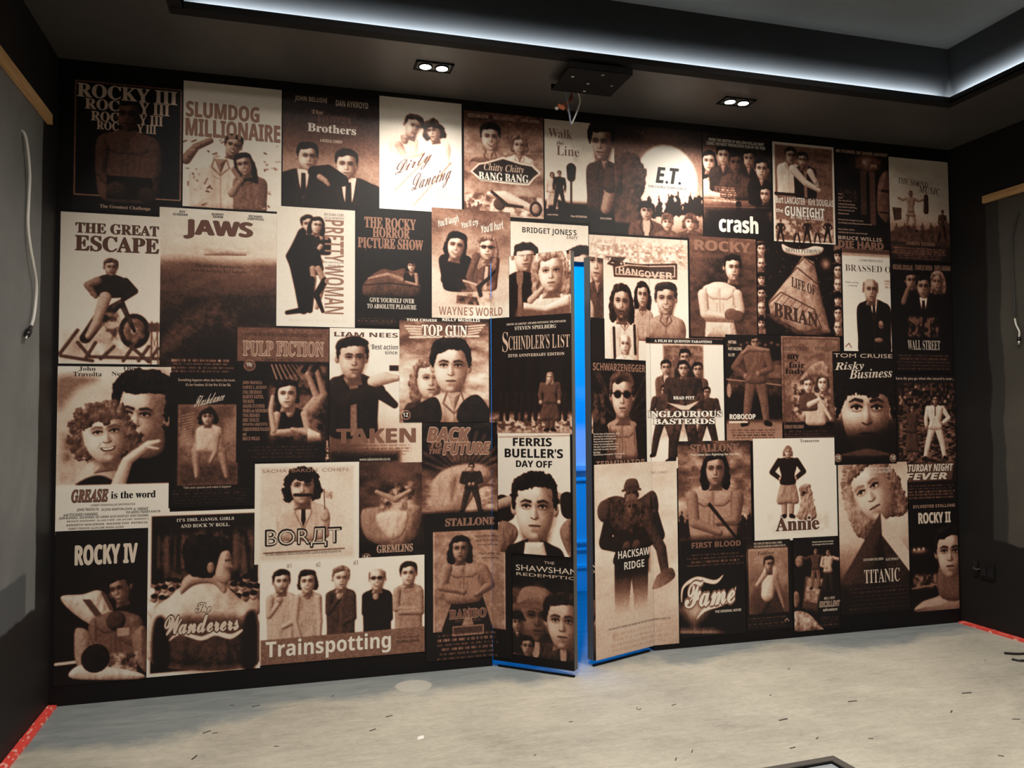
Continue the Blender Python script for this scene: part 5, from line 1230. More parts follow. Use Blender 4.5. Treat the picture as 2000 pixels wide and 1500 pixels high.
for i, (s_, x1) in enumerate([('They sent him on a mission', 974), ('and set him up to fail. But', 974), ('they made one mistake.', 974), ('', 0), ('They forgot they were', 978), ('dealing with him.', 978)]):
    if s_: c.tx(s_, 926 + [0, 2, 6, 0, 9, 14][i], 1045 + 8.5 * i, 1050 + 8.5 * i, x1, .16, 'R', y1=1046 + 8.5 * i)
poster(c, 'black poster with framed muscular long-haired figure, beside the left door hinge')

c = P(973, 846, 1116, 1088, .95, 41); c.grad([(0, .97), (1, .95)]); c.line([(974, 853), (1114, 850)], 1.6, .45)
c.poly([(973, 968), (1000, 975), (1004, 1010), (973, 1018)], .1, R=8); c.line([(973, 985), (1010, 972), (1026, 992)], [18, 20, 15], .66, R=True); c.line([(1115, 980), (1085, 970), (1068, 990)], [18, 20, 15], .66, R=True); c.poly([(1096, 966), (1116, 964), (1116, 1010), (1098, 1004)], .1, R=8)
c.poly([(975, 1020), (1005, 1025), (1010, 1050), (975, 1085)], .5, R=12, fold=1.2); c.poly([(1116, 1015), (1096, 1028), (1096, 1050), (1116, 1088)], .5, R=12, fold=1.2)
c.bust(1044, 992, 118, 120, 1092, 'jacket', .06, sk=.76, ht=.06, hair='short'); c.poly([(1026, 1058), (1062, 1058), (1070, 1090), (1022, 1090)], .9, smooth=False, R=10)
c.tx('FERRIS', 1003, 855, 871, 1078, .05, 'B', wt=.02, title=1, y1=861); c.tx("BUELLER'S", 987, 876, 893, 1100, .05, 'B', wt=.02, title=1, y1=882); c.tx('DAY OFF', 1009, 899, 912, 1079, .05, 'B', wt=.02, title=1, y1=904)
poster(c, 'white poster on the left door, dark-haired man with hands behind his head')

c = P(1001, 1086, 1182, 1268, .04, 43); c.grad([(0, .04), (.25, .06), (.35, .22), (.6, .3), (1, .2)]); c.clouds(.3, 22); c.glow(1070, 1165, 10, 8, .95, .8)
c.bust(1046, 1205, 88, 76, 1285, 'jacket', .24, sk=.38, hat=.5, ht=.15, yaw=.3); c.bust(1100, 1215, 96, 60, 1290, 'jacket', .22, sk=.62, ht=.12, hair='short', yaw=-.2)
c.bust(1010, 1215, 34, 26, 1270, 'suit', .12, sk=.5, hat=.1); c.bust(1030, 1262, 34, 40, 1290, 'jacket', .3, sk=.5); c.bust(1168, 1212, 30, 24, 1268, 'jacket', .25, sk=.55)
c.tx('THE', 1063, 1096, 1101, 1083, .8, 'S', title=1, y1=1097); c.tx('SHAWSHANK', 1008, 1102, 1113, 1175, .88, 'S', title=1, y1=1093); c.tx('REDEMPTION', 1009, 1117, 1123, 1175, .8, 'S', title=1, y1=1115)
poster(c, 'dark poster at the foot of the left door with two large painted faces')

c = P(1159, 908, 1326, 1256, .78, 44); c.grad([(0, .84), (.4, .9), (.75, .8), (1, .66)]); c.clouds(.14, 50); c.rect(1150, 1080, 1182, 1260, .78)
c.fig(1232, 945, 1240, .14, .12, .3, wide=1.5, arms='front', stance=.02, hat=.3, ht=.1, hair='short')
c.poly([(1172, 985), (1200, 968), (1240, 976), (1275, 958), (1284, 1000), (1262, 1040), (1205, 1040), (1190, 1020)], .24, R=18, fold=1.4, grain=.14); c.ell(1178, 998, 17, 20, .28, R=12); None
c.line([(1262, 1015), (1290, 1070), (1300, 1130)], [26, 22, 16], .26, R=True, fold=1); c.poly([(1284, 1122), (1308, 1108), (1317, 1118), (1314, 1130), (1290, 1146), (1272, 1150), (1276, 1138)], .28, R=8, grain=.1); c.rect(1175, 1165, 1296, 1262, .78, soft=34); c.head(1232, 990, 40, sk=.34, hat=.42, ht=.1, neck=0)
c.T = np.clip(c.T, 0, 1); c.credits(1186, 1238, 1312, 1252, 4, .55, a=.5)
c.rect(1205, 1072, 1268, 1115, .08, a=.6, soft=5)
c.tx('HACKSAW', 1206, 1077, 1092, 1267, .95, 'B', wt=-.005, title=1, y1=1080); c.tx('RIDGE', 1218, 1098, 1113, 1257, .95, 'B', wt=-.005, title=1, y1=1103); c.tx('THE GREATEST HEROES IN AMERICAN HISTORY NEVER FIRED A BULLET', 1187, 1228, 1232, 1309, .3, 'B', y1=1218); c.tx('THE CHRIST', 1269, 921, 926, 1304, .45, 'S', y1=923)
poster(c, 'tan smoky poster crossing the right door seam, helmeted soldier carrying another man')

c = P(1323, 862, 1469, 1110, .3, 45); c.grad([(0, .3), (.3, .5), (.6, .55), (.8, .2), (.86, .04), (1, .03)]); c.clouds(.5, 30); c.glow(1395, 1000, 60, 60, .9, .6); c.trees(1324, 1350, 1050, 60, 3, .1); c.trees(1440, 1468, 1050, 60, 3, .1)
c.torso(1392, 950, 104, 1062, 'bare', .1, .6); c.head(1396, 917, 60, sk=.56, hair='wave', ht=.05); c.line([(1350, 970), (1356, 1020), (1405, 1040)], [26, 22, 14], .55, R=True); c.line([(1440, 970), (1436, 1015), (1400, 1020)], [26, 22, 14], .5, R=True); c.line([(1385, 985), (1470, 1090)], [7, 4], .1, R=True)
c.poly([(1323, 1052), (1470, 1048), (1470, 1112), (1323, 1114)], .04, smooth=False, soft=8); c.credits(1336, 1082, 1458, 1108, 5, .6)
c.tx('STALLONE', 1348, 868, 883, 1442, .46, 'R', wt=.03, y1=874); c.tx("This time he's fighting for his life.", 1348, 886, 892, 1444, .9, 'B', y1=888); c.tx('FIRST BLOOD', 1351, 1060, 1071, 1446, .42, 'B', wt=.02, title=1, y1=1062)
poster(c, 'smoky poster of a bare-chested long-haired man with tan serif name across its top')

c = P(1470, 857, 1636, 1050, .96, 46); c.mott(1495, 1000, 1625, 1040, .75, .95, 10, .5, soft=12)
c.fig(1538, 872, 1012, .12, .62, .74, skirt=.78, hair='curly', ht=.5, arms='hips', stance=.01, wide=1.15); c.poly([(1562, 980), (1566, 946), (1580, 948), (1588, 975), (1592, 1012), (1558, 1012)], .66, R=9, fold=1.4, edge=2.5, grain=.2); c.ell(1569, 956, 10, 11, .6, R=7, edge=2, grain=.2); c.ell(1569, 962, 4, 3, .1)
c.tx('Tomorrow', 1562, 858, 864, 1600, .1, 'R'); c.tx('Annie', 1515, 1011, 1038, 1599, .28, 'R', wt=.03, title=1, out=.98, ow=.03, y1=1020); None
poster(c, 'white poster with a child in dark cardigan beside a shaggy dog')

c = P(1636, 905, 1778, 1190, .8, 47); c.grad([(0, .72), (.3, .86), (.5, .75), (.75, .35), (1, .08)]); c.clouds(.1, 40)
c.head(1700, 955, 128, sk=.8, ht=.5, hair='wave', yaw=-.4, tilt=-24, neck=0, con=.8)
c.glow(1650, 1000, 30, 60, .8, .6)
c.poly([(1719, 1000), (1778, 1115), (1778, 1190), (1638, 1190), (1640, 1140)], .22, smooth=False, R=30, fold=.3, soft=1.5); c.poly([(1719, 1000), (1778, 1080), (1778, 1118), (1722, 1045)], .78, smooth=False, soft=1); c.poly([(1719, 1045), (1748, 1190), (1690, 1190)], .1, smooth=False, soft=4)
c.poly([(1638, 1150), (1778, 1140), (1778, 1190), (1638, 1190)], .05, smooth=False, soft=10); c.credits(1658, 1147, 1776, 1184, 6, .38, jag=.03)
c.tx('NOTHING ON EARTH', 1690, 913, 918, 1743, .92, 'R'); c.tx('COULD COME BETWEEN T', 1680, 920, 925, 1743, .92, 'R'); c.tx('LEONARDO DiCAPRIO', 1686, 1091, 1096, 1725, .85, 'R'); c.tx('KATE WINSLET', 1730, 1090, 1095, 1755, .85, 'R'); c.tx('TITANIC', 1688, 1113, 1140, 1757, .85, 'R', wt=-.005, title=1, y1=1123)
poster(c, 'pale poster with tilted face over a dark wedge shape and tall white serif title')

c = P(1625, 686, 1751, 905, .05, 33); c.grad([(0, .05), (.3, .08), (.5, .4), (.75, .1), (1, .04)])
c.head(1690, 800, 168, sk=.74, ht=.05, hair='fringe', yaw=.1, neck=0, specs=0); c.poly([(1625, 836), (1751, 830), (1751, 905), (1625, 905)], .05, smooth=False, soft=22, a=.92); c.poly([(1630, 690), (1750, 690), (1750, 745), (1690, 758), (1630, 748)], .06, soft=8)
c.poly([(1640, 890), (1670, 880), (1700, 876), (1740, 888), (1700, 892)], .3, R=5, soft=2)
for x in (1636, 1743): c.ell(x, 894, 7.5, 7.5, .75); c.ell(x, 894, 6, 6, .2)
c.tx('TOM CRUISE', 1628, 690, 698, 1742, .8, 'S'); c.tx('Risky', 1630, 708, 727, 1687, .88, 'E', title=1, dy=-3, wt=.0); c.tx('Business', 1658, 722, 740, 1742, .88, 'E', title=1, dy=-4, wt=.0)
c.tx('18', 1632.5, 890, 898, 1640, .9, 'B'); c.tx('18', 1739.5, 890, 898, 1747, .9, 'B')
poster(c, 'black poster filled by a shadowed face below loose white script')

c = P(1776, 982, 1874, 1188, .035, 48); c.glow(1795, 1076, 18, 5, .7, .7)
for i in range(3): c.glow(1785 + 9 * i, 1073 - i, 3, 3, .98, .8)
c.mott(1780, 1118, 1834, 1150, .1, .6, 6, .8, soft=8); c.line([(1778, 1150), (1832, 1140)], 3, .5)
c.poly([(1790, 1195), (1800, 1175), (1836, 1160), (1846, 1130), (1880, 1130), (1880, 1195)], .62, R=26, soft=1.2); c.poly([(1836, 1100), (1876, 1100), (1876, 1168), (1834, 1162)], .42, R=14, soft=2); c.head(1856, 1078, 96, sk=.62, ht=.05, hair='short', yaw=-.15, neck=0)
c.tx('SYLVESTER STALLONE', 1783, 987, 993, 1865, .6, 'B', y1=986); c.tx('ROCKY II', 1794, 1002, 1023, 1856, .85, 'B', wt=.035, title=1, y1=1008)
poster(c, 'dark poster with large shadowed face and bare shoulders, lower right corner of the mural')

c = P(1326, 1111, 1456, 1236, .04, 49)
for i in range(46):
    for j in range(40):
        x, y = 1327 + i * 2.9, 1150 + j * 2.2; v = max(0, 1 - abs((x - 1355) / 40) - abs((y - 1190) / 46)) + max(0, 1 - abs((y - 1234) / 12) - max(0, (x - 1392) / 30)) * .6
        if v > .05: c.ell(x, y, 1.35 * min(1, v + .2), 1.35 * min(1, v + .2), .9, soft=.4)
c.tx('Fame', 1338, 1138, 1188, 1434, .95, 'C', wt=.02, title=1, out=.45, ow=.04, y1=1152, dy=-4); c.curve([(1330, 1175), (1334, 1146), (1360, 1130), (1395, 1136), (1412, 1122)], [2, 5, 9, 8, 1], .92); c.curve([(1360, 1208), (1376, 1190), (1404, 1180), (1428, 1168), (1436, 1146)], [1, 8, 9, 6, 2], .92)
c.tx('THE ORIGINAL MOVIE', 1396, 1192, 1197, 1447, .9, 'B')
poster(c, 'small black poster with sweeping white script title and halftone dots')

c = P(1456, 1057, 1546, 1226, .04, 50); c.rect(1460, 1072, 1540, 1200, .55); c.mott(1460, 1074, 1540, 1200, .3, .6, 34, .5); c.glow(1500, 1200, 60, 50, .12, .8); c.glow(1480, 1090, 50, 30, .75, .4)
c.line([(1500, 1165), (1486, 1195)], [22, 14], .25, R=True); c.line([(1512, 1165), (1524, 1195)], [20, 12], .25, R=True); c.line([(1504, 1120), (1498, 1160)], [34, 28], .84, R=True, fold=.6); c.line([(1492, 1122), (1478, 1142)], [12, 8], .7, R=True); c.line([(1514, 1130), (1524, 1165), (1530, 1185)], [12, 9, 6], .55, R=True); c.head(1501, 1102, 30, sk=.5, ht=.12, hair='short', yaw=.9)
c.rect(1456, 1201, 1546, 1226, .04); c.credits(1460, 1206, 1538, 1222, 4, .42, jag=.03); c.line([(1532, 1212), (1536, 1207), (1540, 1212)], 1.6, .8)
for s_, y, x0, x1 in [("HE'S A BIG-CITY KID IN A SMALL TOWN.", 1060, 1472, 1527), ("THEY SAID HE'D NEVER WIN. HE KNEW HE HAD TO.", 1066, 1472, 1534)]: c.tx(s_, x0, y, y + 4, x1, .8, 'B', y1=y + 1)
c.tx('Footloose', 1479, 1077, 1085, 1512, .12, 'E', title=1, dy=-1)
poster(c, 'small poster with black margins, crouching figure in white shirt turned away')

c = P(1548, 1051, 1641, 1226, .05, 51); c.stars(30, .6); c.poly([(1548, 1196), (1575, 1196), (1600, 1220), (1604, 1230), (1548, 1230)], .72, R=16, grain=.4, fold=1); c.ell(1560, 1096, 9, 11, .55, R=6, grain=.2); c.ell(1554, 1170, 8, 16, .5, R=6, grain=.2)
c.poly([(1572, 1124), (1610, 1128), (1596, 1196), (1566, 1188)], .3, smooth=False, R=8); c.poly([(1576, 1128), (1606, 1131), (1594, 1178), (1570, 1172)], .55, smooth=False, grain=.3)
c.fig(1592, 1070, 1150, .3, .45, .6, arms='wide', stance=.06, wide=1.1); c.fig(1616, 1072, 1158, .75, .2, .6, arms=('front', 'wide'), stance=.05, wide=1.1)
for i, s_ in enumerate(['History is about to be rewritten', "by two guys who can't spell."]): c.tx(s_, 1586, 1057 + 5 * i, 1061 + 5 * i, 1627, .9, 'B', y1=1055.5 + 5 * i)
c.credits(1602, 1204, 1638, 1220, 4, .5)
c.tx("BILL & TED'S", 1609, 1166, 1171, 1630, .8, 'I', title=1); c.tx('EXCELLENT', 1600, 1175, 1186, 1640, .5, 'I', title=1, out=.9, ow=.03, y1=1178); c.tx('adventure', 1607, 1188, 1194, 1635, .9, 'R', title=1)
poster(c, 'small dark poster of two people leaning out of a tilted booth above a pale globe')

c = P(108, 1038, 289, 1325, .04, 35); c.glow(215, 1190, 70, 90, .14, .6)
c.line([(108, 1297), (148, 1292)], 6, .85); c.poly([(118, 1165), (160, 1160), (200, 1155), (225, 1215), (190, 1225), (140, 1195)], .86, R=14, fold=1.2)
for q in ([(160, 1170), (176, 1170), (215, 1222), (200, 1222)], [(196, 1155), (206, 1158), (222, 1190), (214, 1192)]): c.poly(q, .3, smooth=False)
c.torso(226, 1200, 92, 1292, 'bare', .1, .42); c.head(232, 1150, 52, sk=.5, ht=.05, yaw=-.8, tilt=-14, smile=1); c.line([(262, 1215), (270, 1255), (238, 1240)], [26, 24, 18], .42, R=True); c.ell(226, 1212, 17, 19, .26, R=12); c.rect(228, 1226, 252, 1240, .6)
c.poly([(150, 1225), (178, 1240), (186, 1310), (150, 1300), (144, 1250)], .6, R=12, fold=1); c.poly([(258, 1240), (284, 1225), (288, 1310), (266, 1290)], .5, R=12, fold=1); c.mott(198, 1275, 270, 1320, .2, .85, 9, .8, soft=5)
c.poly([(142, 1325), (150, 1300), (200, 1300), (270, 1312), (272, 1325)], .9, R=10, fold=.6); c.ell(186, 1285, 25, 27, .09, R=18, grain=.06)
c.tx('ROCKY IV', 147, 1066, 1104, 268, .88, 'B', wt=.045, title=1, y1=1083)
poster(c, 'black poster with striped flag and cheering boxer, bottom left corner of the mural')

c = P(290, 1001, 508, 1304, .95, 36); c.rect(296, 1008, 502, 1297, .08, grain=.03); c.mott(297, 1030, 502, 1140, .05, .3, 12, .85, sy=2, soft=10)
for x in list(range(306, 360, 16)) + list(range(440, 500, 16)): c.rect(x, 1045, x + 6, 1110, .4, a=.5, soft=1)
c.crowd(300, 375, 1140, 18, 6, .7, .7, 3); c.crowd(448, 500, 1132, 20, 4, .6, .5, 3)
c.poly([(296, 1200), (330, 1165), (365, 1140), (430, 1140), (470, 1170), (500, 1195), (500, 1297), (300, 1297)], .84, R=40, fold=.7, grain=.06); c.poly([(318, 1215), (480, 1210), (470, 1297), (322, 1297)], .26, R=30, fold=.8, soft=8, grain=.08); c.poly([(300, 1215), (322, 1210), (330, 1297), (298, 1297)], .08, R=12, soft=3); c.poly([(478, 1205), (500, 1200), (500, 1297), (470, 1297)], .08, R=12, soft=3)
c.poly([(352, 1160), (362, 1125), (420, 1112), (442, 1145), (436, 1158), (415, 1140), (380, 1142)], .66, R=10)
c.poly([(370, 1120), (356, 1090), (362, 1056), (390, 1044), (430, 1048), (450, 1062), (440, 1080), (430, 1100), (420, 1122), (395, 1128)], .05, R=24, fold=1.4, edge=1.5, grain=.08, spec=.3); c.poly([(432, 1078), (447, 1076), (452, 1100), (455, 1108), (448, 1112), (450, 1130), (438, 1140), (420, 1128), (424, 1100)], .68, R=12); c.ell(411, 1108, 7, 11, .56, R=6); c.line([(440, 1094), (448, 1093)], 2.5, .1)
c.tx("IT'S 1963...GANGS, GIRLS", 345, 1013, 1020, 457, .93, 'R', y1=1012); c.tx("AND ROCK 'N' ROLL.", 353, 1024, 1031, 449, .93, 'R', y1=1024)
c.tx('The', 382, 1178, 1196, 412, .85, 'C', wt=.03, title=1, out=.3, ow=.04); c.tx('Wanderers', 322, 1204, 1240, 466, .85, 'C', wt=.03, title=1, out=.3, ow=.04, y1=1218); c.curve([(330, 1250), (352, 1236), (392, 1246), (420, 1236), (450, 1242), (472, 1230)], [2, 7, 8, 9, 10, 4], .88)
poster(c, 'white-bordered poster showing the back of a dark-haired figure in a two-tone jacket')

c = P(498, 906, 701, 1092, .93, 37); c.grad([(0, .96), (1, .93)]); c.rect(508, 912, 690, 1086, .84, a=.7, soft=2); c.mott(508, 912, 690, 1086, .76, .9, 50, .5)
c.torso(592, 985, 96, 1050, 'suit', .78, .7); c.head(590, 950, 66, sk=.68, ht=.06, hair='curly', beard=.0); c.line([(575, 966), (606, 966)], 6, .08); c.poly([(632, 958), (650, 960), (648, 974), (632, 972)], .7, grain=.5, smooth=False); c.line([(632, 955), (634, 1000)], 1.6, .25); c.ell(634, 1006, 9, 12, .7, R=6)
c.tx('SACHA  BARON  COHEN', 512, 917, 924, 679, .5, 'S', y1=917); c.tx('BORДT', 519, 1034, 1073, 666, .08, 'S', wt=.01, title=1, out=.08, ow=.03, y1=1050); c.text.append(('BORДT', 521, 1036, 1071, 664, .84, 'S', 0, -.012, None, 0, 1, 0, 0, 1050))
c.line([(514, 1080), (672, 1070)], 1.6, .1); c.tx('CULTURAL LEARNINGS OF AMERICA FOR MAKE BENEFIT GLORIOUS NATION OF KAZAKHSTAN', 518, 1081, 1086, 666, .2, 'B', y1=1077)
poster(c, 'pale pink-beige poster of a moustached man in light suit over outlined block title')

c = P(508, 1100, 829, 1272, .97, 38)
for i, (x, yt, tt, bt, hair, arms, kind) in enumerate([(549, 1112, .72, .08, 'short', 'front', 'tee'), (600, 1112, .68, .6, 'bob', 'down', 'tank'), (665, 1105, .26, .2, 'short', 'front', 'suit'), (736, 1106, .07, .08, 'bald', 'front', 'tee'), (797, 1096, .6, .14, 'short', 'cross', 'tee')]):
    c.torso(x, yt + 46, 52, 1262 - i * 6, kind, tt, .7)
    if arms == 'front': c.line([(x + 22, yt + 58), (x + 24, yt + 100), (x + 4, yt + 112)], [15, 13, 9], tt, R=True); c.line([(x - 22, yt + 58), (x - 24, yt + 90), (x - 4, yt + 64)], [15, 12, 9], tt, R=True); c.ell(x - 3, yt + 58, 6, 7, .66, R=4)
    elif arms == 'cross': c.line([(x - 22, yt + 58), (x - 24, yt + 92), (x + 16, yt + 92)], [15, 13, 10], .62, R=True); c.line([(x + 22, yt + 58), (x + 24, yt + 98), (x - 16, yt + 100)], [15, 13, 10], .58, R=True)
    else: c.line([(x - 20, yt + 56), (x - 24, yt + 100), (x - 14, yt + 135)], [13, 11, 8], .72, R=True); c.line([(x + 20, yt + 56), (x + 24, yt + 100), (x + 22, yt + 135)], [13, 11, 8], .72, R=True)
    c.head(x, yt + 24, 42, sk=.74, ht=[.07, .08, .5, .2, .1][i], hair=hair, yaw=[.2, -.1, .3, -.2, -.1][i], smile=[0, 1, 0, 1, 0][i], specs=.5 if i == 3 else 0, beard=.35 if i == 0 else 0)
c.poly([(508, 1250), (829, 1222), (829, 1272), (508, 1304)], .44, smooth=False)
for i, (x, y) in enumerate([(560, 1100), (617, 1098), (690, 1094)]): c.tx('#%d' % (i + 1), x, y, y + 10, x + 9, .45, 'S')
c.tx('Trainspotting', 519, 1252, 1294, 763, .97, 'B', wt=.005, title=1, y1=1256); c.tx('From the makers of', 774, 1243, 1247, 818, .1, 'S', y1=1242); c.tx('Shallow Grave', 774, 1250, 1256, 818, .1, 'B', y1=1250)
poster(c, 'wide white poster of five standing people above a tan band with white lower-case title')
hang_posters()
# ------------------------------------------------------------------ loose things in the room
# twin downlights
for (xa, xb, yy, lb) in [(-0.383, -0.308, -0.341, 'twin ceiling downlight, the one nearer the left wall'), (1.152, 1.227, -0.335, 'twin ceiling downlight, the one nearer the right wall')]:
    xm = (xa + xb) / 2
    root = empty('twin_downlight', (xm, yy, H), lb, 'ceiling light', 'twin downlights in the lowered ceiling')
    b = BM(); x0, x1, y0, y1, z0 = xm - 0.085, xm + 0.085, yy - 0.047, yy + 0.047, H - 0.006
    for q in ((x0, x1, y0, y0 + .009), (x0, x1, y1 - .009, y1), (x0, x0 + .009, y0, y1), (x1 - .009, x1, y0, y1)): box(b, *q, z0, H + .0005)
    bm_obj('trim_frame', b, M_BLACK, root)
    b = BM(); box(b, x0 + .009, x1 - .009, y0 + .009, y1 - .009, H - .0025, H - .001); bm_obj('back_plate', b, simple('downlight_plate', (0.08, 0.076, 0.07), .5), root)
    for xx in (xa, xb):
        b = BM(); tube(b, [(xx, yy, H - .002), (xx, yy, H - .008)], [.032, .0305], 24); r_ = bm_obj('lamp_ring', b, M_BLACK, root, True)
        b = BM(); bmesh.ops.create_uvsphere(b, u_segments=20, v_segments=8, radius=.0275, matrix=Matrix.Translation((xx, yy, H - .006)) @ Matrix.Diagonal((1, 1, .22, 1))); bm_obj('lamp', b, M_BULB, r_, True)

# projector mount plate under the ceiling with its loose wires
bx0, bx1, by0, by1, bz = 0.212, 0.511, -0.586, -0.330, H - 0.045
root = empty('ceiling_mount_bracket', (0.365, -0.455, H), 'black steel mounting plate screwed under the ceiling, wires dangling behind it', 'bracket')
b = BM(); box(b, bx0, bx1, by0, by1, bz, bz + .005, bevel=.0015)
box(b, bx0, bx1, by0, by0 + .004, bz, bz + .03); box(b, bx0, bx1, by1 - .004, by1, bz - .0, bz + .03)
bm_obj('plate', b, M_BLACK, root)
b = BM()
for px in (bx0 + .05, bx1 - .05): box(b, px - .012, px + .012, by0 + .03, by1 - .03, bz + .005, H)
bm_obj('spacer', b, M_BLACK, root)
for (px, py) in [(0.255, -.505), (.35, -.45), (.465, -.455), (.365, -.365), (.38, -.555)]:
    b = BM(); disc(b, (px, py, bz - .0015), .007, .004, 14); bm_obj('screw', b, M_STEEL, root)
root = empty('wire_bundle', (0.31, -0.295, H), 'tangle of orange, brown and grey wire ends hanging behind the ceiling plate', 'wires')
WS = (.02, .055)
def wire(pts, r, mat, nm='wire', parent=None, seg=8):
    b = BM(); tube(b, smooth_path([(q[0] - WS[0], q[1] - WS[1], q[2]) for q in pts], 8), r, seg); return bm_obj(nm, b, mat, parent, True)
wz = H - .01
wire([(.33, -.235, H), (.325, -.23, wz - .03), (.335, -.225, wz - .08), (.345, -.22, wz - .14), (.352, -.22, wz - .168)], .0042, M_WIRE_B, parent=root)
wire([(.37, -.24, H), (.385, -.235, wz - .02), (.392, -.23, wz - .06), (.372, -.225, wz - .12), (.352, -.22, wz - .165)], .0042, M_WIRE_W, parent=root)
wire([(.355, -.24, H), (.35, -.23, wz - .03), (.335, -.225, wz - .06), (.30, -.22, wz - .085)], .0055, M_WIRE_O, parent=root)
wire([(.345, -.23, H), (.35, -.235, wz - .05), (.33, -.22, wz - .08), (.35, -.215, wz - .13)], .004, M_WIRE_R, parent=root)
wire([(.36, -.23, H), (.345, -.23, wz - .04), (.33, -.22, wz - .07), (.31, -.225, wz - .08)], .0045, M_WIRE_R, parent=root)
b = BM(); box(b, -.018, .018, -.008, .008, -.007, .007, Matrix.Translation((.28, -.277, wz - .088)) @ Matrix.Rotation(.35, 4, 'Y'), bevel=.002); bm_obj('connector_block', b, M_WIRE_O, root)
b = BM(); box(b, -.008, .008, -.006, .006, -.005, .005, Matrix.Translation((.257, -.277, wz - .097)) @ Matrix.Rotation(.35, 4, 'Y'), bevel=.0015); bm_obj('connector_tip', b, M_WIRE_W, root)

# timber battens on the side walls
def batten(name, x0, x1, y0, y1, z0, z1, lb):
    b = BM(); box(b, x0, x1, y0, y1, z0, z1, bevel=.002)
    tag(bm_obj(name, b, M_WOOD, origin=((x0 + x1) / 2, y0, z0)), lb, 'batten', 'timber battens on the side walls')
batten('timber_batten', XL, XL + .02, -4.6, -.158, 2.431, 2.474, 'pale timber batten fixed along the left side wall above grey plaster')
batten('timber_batten', XR - .02, XR, -4.6, -.245, 2.394, 2.436, 'pale timber batten fixed along the right side wall above dark plaster')

# red protective strips along the foot of the side walls
def strip(x0, x1, y0, y1, lb):
    b = BM(); n = 24; rng = random.Random(3); top = []; 
    ys = [y0 + (y1 - y0) * i / n for i in range(n + 1)]
    prof = []
    for y in ys:
        j = (rng.random() - .5) * .004
        prof.append([b.verts.new((x0, y, 0)), b.verts.new((x0, y, .012)), b.verts.new((x1 + j, y, .009)), b.verts.new((x1 + j, y, 0))])
    for p_, q_ in zip(prof, prof[1:]):
        for k in range(4): b.faces.new((p_[k], p_[(k + 1) % 4], q_[(k + 1) % 4], q_[k]))
    b.faces.new(prof[0]); b.faces.new(prof[-1][::-1])
    bmesh.ops.recalc_face_normals(b, faces=b.faces)
    tag(bm_obj('protective_strip', b, M_TAPE, origin=((x0 + x1) / 2, (y0 + y1) / 2, 0)), lb, 'protective strip', 'red strips along the foot of the side walls')
strip(XL + .002, XL + .036, -4.8, -.008, 'red patterned strip on the floor along the left wall')
strip(XR - .002, XR - .036, -4.8, -.012, 'red strip on the floor along the right wall')

WS = (0, 0)
# cable tails hanging from the side walls
root = empty('cable_tail', (XL, -.49, 2.29), 'white cable hanging down the left side wall, dark connector at its end', 'cable', 'cable tails on the side walls')
xl = XL + .012
wire([(XL - .005, -.495, 2.29), (xl, -.49, 2.265), (xl + .004, -.45, 2.15), (xl, -.438, 2.05), (xl, -.443, 1.95), (xl + .004, -.425, 1.87), (xl + .008, -.39, 1.80), (xl + .006, -.345, 1.74), (xl + .004, -.338, 1.68), (xl + .004, -.36, 1.61), (xl + .006, -.40, 1.565)], .0058, M_WIRE_W, 'cable', root)
b = BM(); tube(b, [(xl + .006, -.40, 1.565), (xl + .006, -.432, 1.545)], [.007, .009], 12); tube(b, [(xl + .006, -.432, 1.545), (xl + .006, -.452, 1.525)], [.013, .011], 12); bm_obj('connector', b, M_BLACKPL, root, True)
b = BM(); tube(b, [(xl + .006, -.452, 1.525), (xl + .006, -.467, 1.512)], [.0055, .0045], 10); bm_obj('connector_pin', b, M_STEEL, root, True)
root = empty('cable_tail', (XR, -.46, 2.28), 'thin dark cable hanging down the right side wall, metal tip at its end', 'cable', 'cable tails on the side walls')
xr = XR - .012
wire([(XR + .005, -.468, 2.285), (xr, -.461, 2.269), (xr, -.432, 2.18), (xr, -.422, 2.08), (xr, -.423, 1.923), (xr, -.429, 1.78), (xr - .002, -.428, 1.72)], .0045, M_WIRE_K, 'cable', root)
wire([(xr - .002, -.428, 1.722), (xr - .003, -.437, 1.685), (xr - .004, -.455, 1.648), (xr - .004, -.453, 1.62)], .0048, M_WIRE_W, 'stripped_end', root)
b = BM(); tube(b, [(xr - .004, -.453, 1.62), (xr - .004, -.452, 1.60)], .010, 12); bm_obj('connector', b, M_BLACKPL, root, True)
b = BM(); tube(b, [(xr - .004, -.452, 1.60), (xr - .004, -.450, 1.578)], [.008, .006], 12); bm_obj('connector_pin', b, M_STEEL, root, True)

# sockets low on the right wall
root = empty('wall_socket', (XR, -.2, .285), 'black double socket plate low on the right wall', 'socket')
b = BM(); box(b, XR - .012, XR, -.243, -.152, .283, .372, bevel=.003); bm_obj('plate', b, M_BLACKPL, root)
for yy in (-.222, -.173):
    b = BM(); box(b, XR - .016, XR - .011, yy - .016, yy + .016, .30, .345, bevel=.002); bm_obj('outlet', b, simple('socket_face', (.014, .014, .015), .25), root)
b = BM(); disc(b, (XR - .0125, -.232, .327), .0035, .002, 10, 'x'); disc(b, (XR - .0125, -.163, .327), .0035, .002, 10, 'x'); bm_obj('screw', b, M_STEEL, root)
root = empty('cable_outlet', (XR, -.115, .285), 'small black cable outlet between the socket plate and the mural corner', 'socket')
b = BM(); box(b, XR - .01, XR, -.132, -.098, .285, .372, bevel=.003); bm_obj('plate', b, M_BLACKPL, root)
b = BM(); tube(b, smooth_path([(XR - .01, -.115, .34), (XR - .03, -.12, .335), (XR - .026, -.14, .33), (XR - .012, -.15, .335)], 6), .004, 8); bm_obj('cable', b, M_WIRE_K, root, True)
b = BM(); disc(b, (XR - .0105, -.112, .33), .0035, .002, 10, 'x'); bm_obj('screw', b, M_STEEL, root)

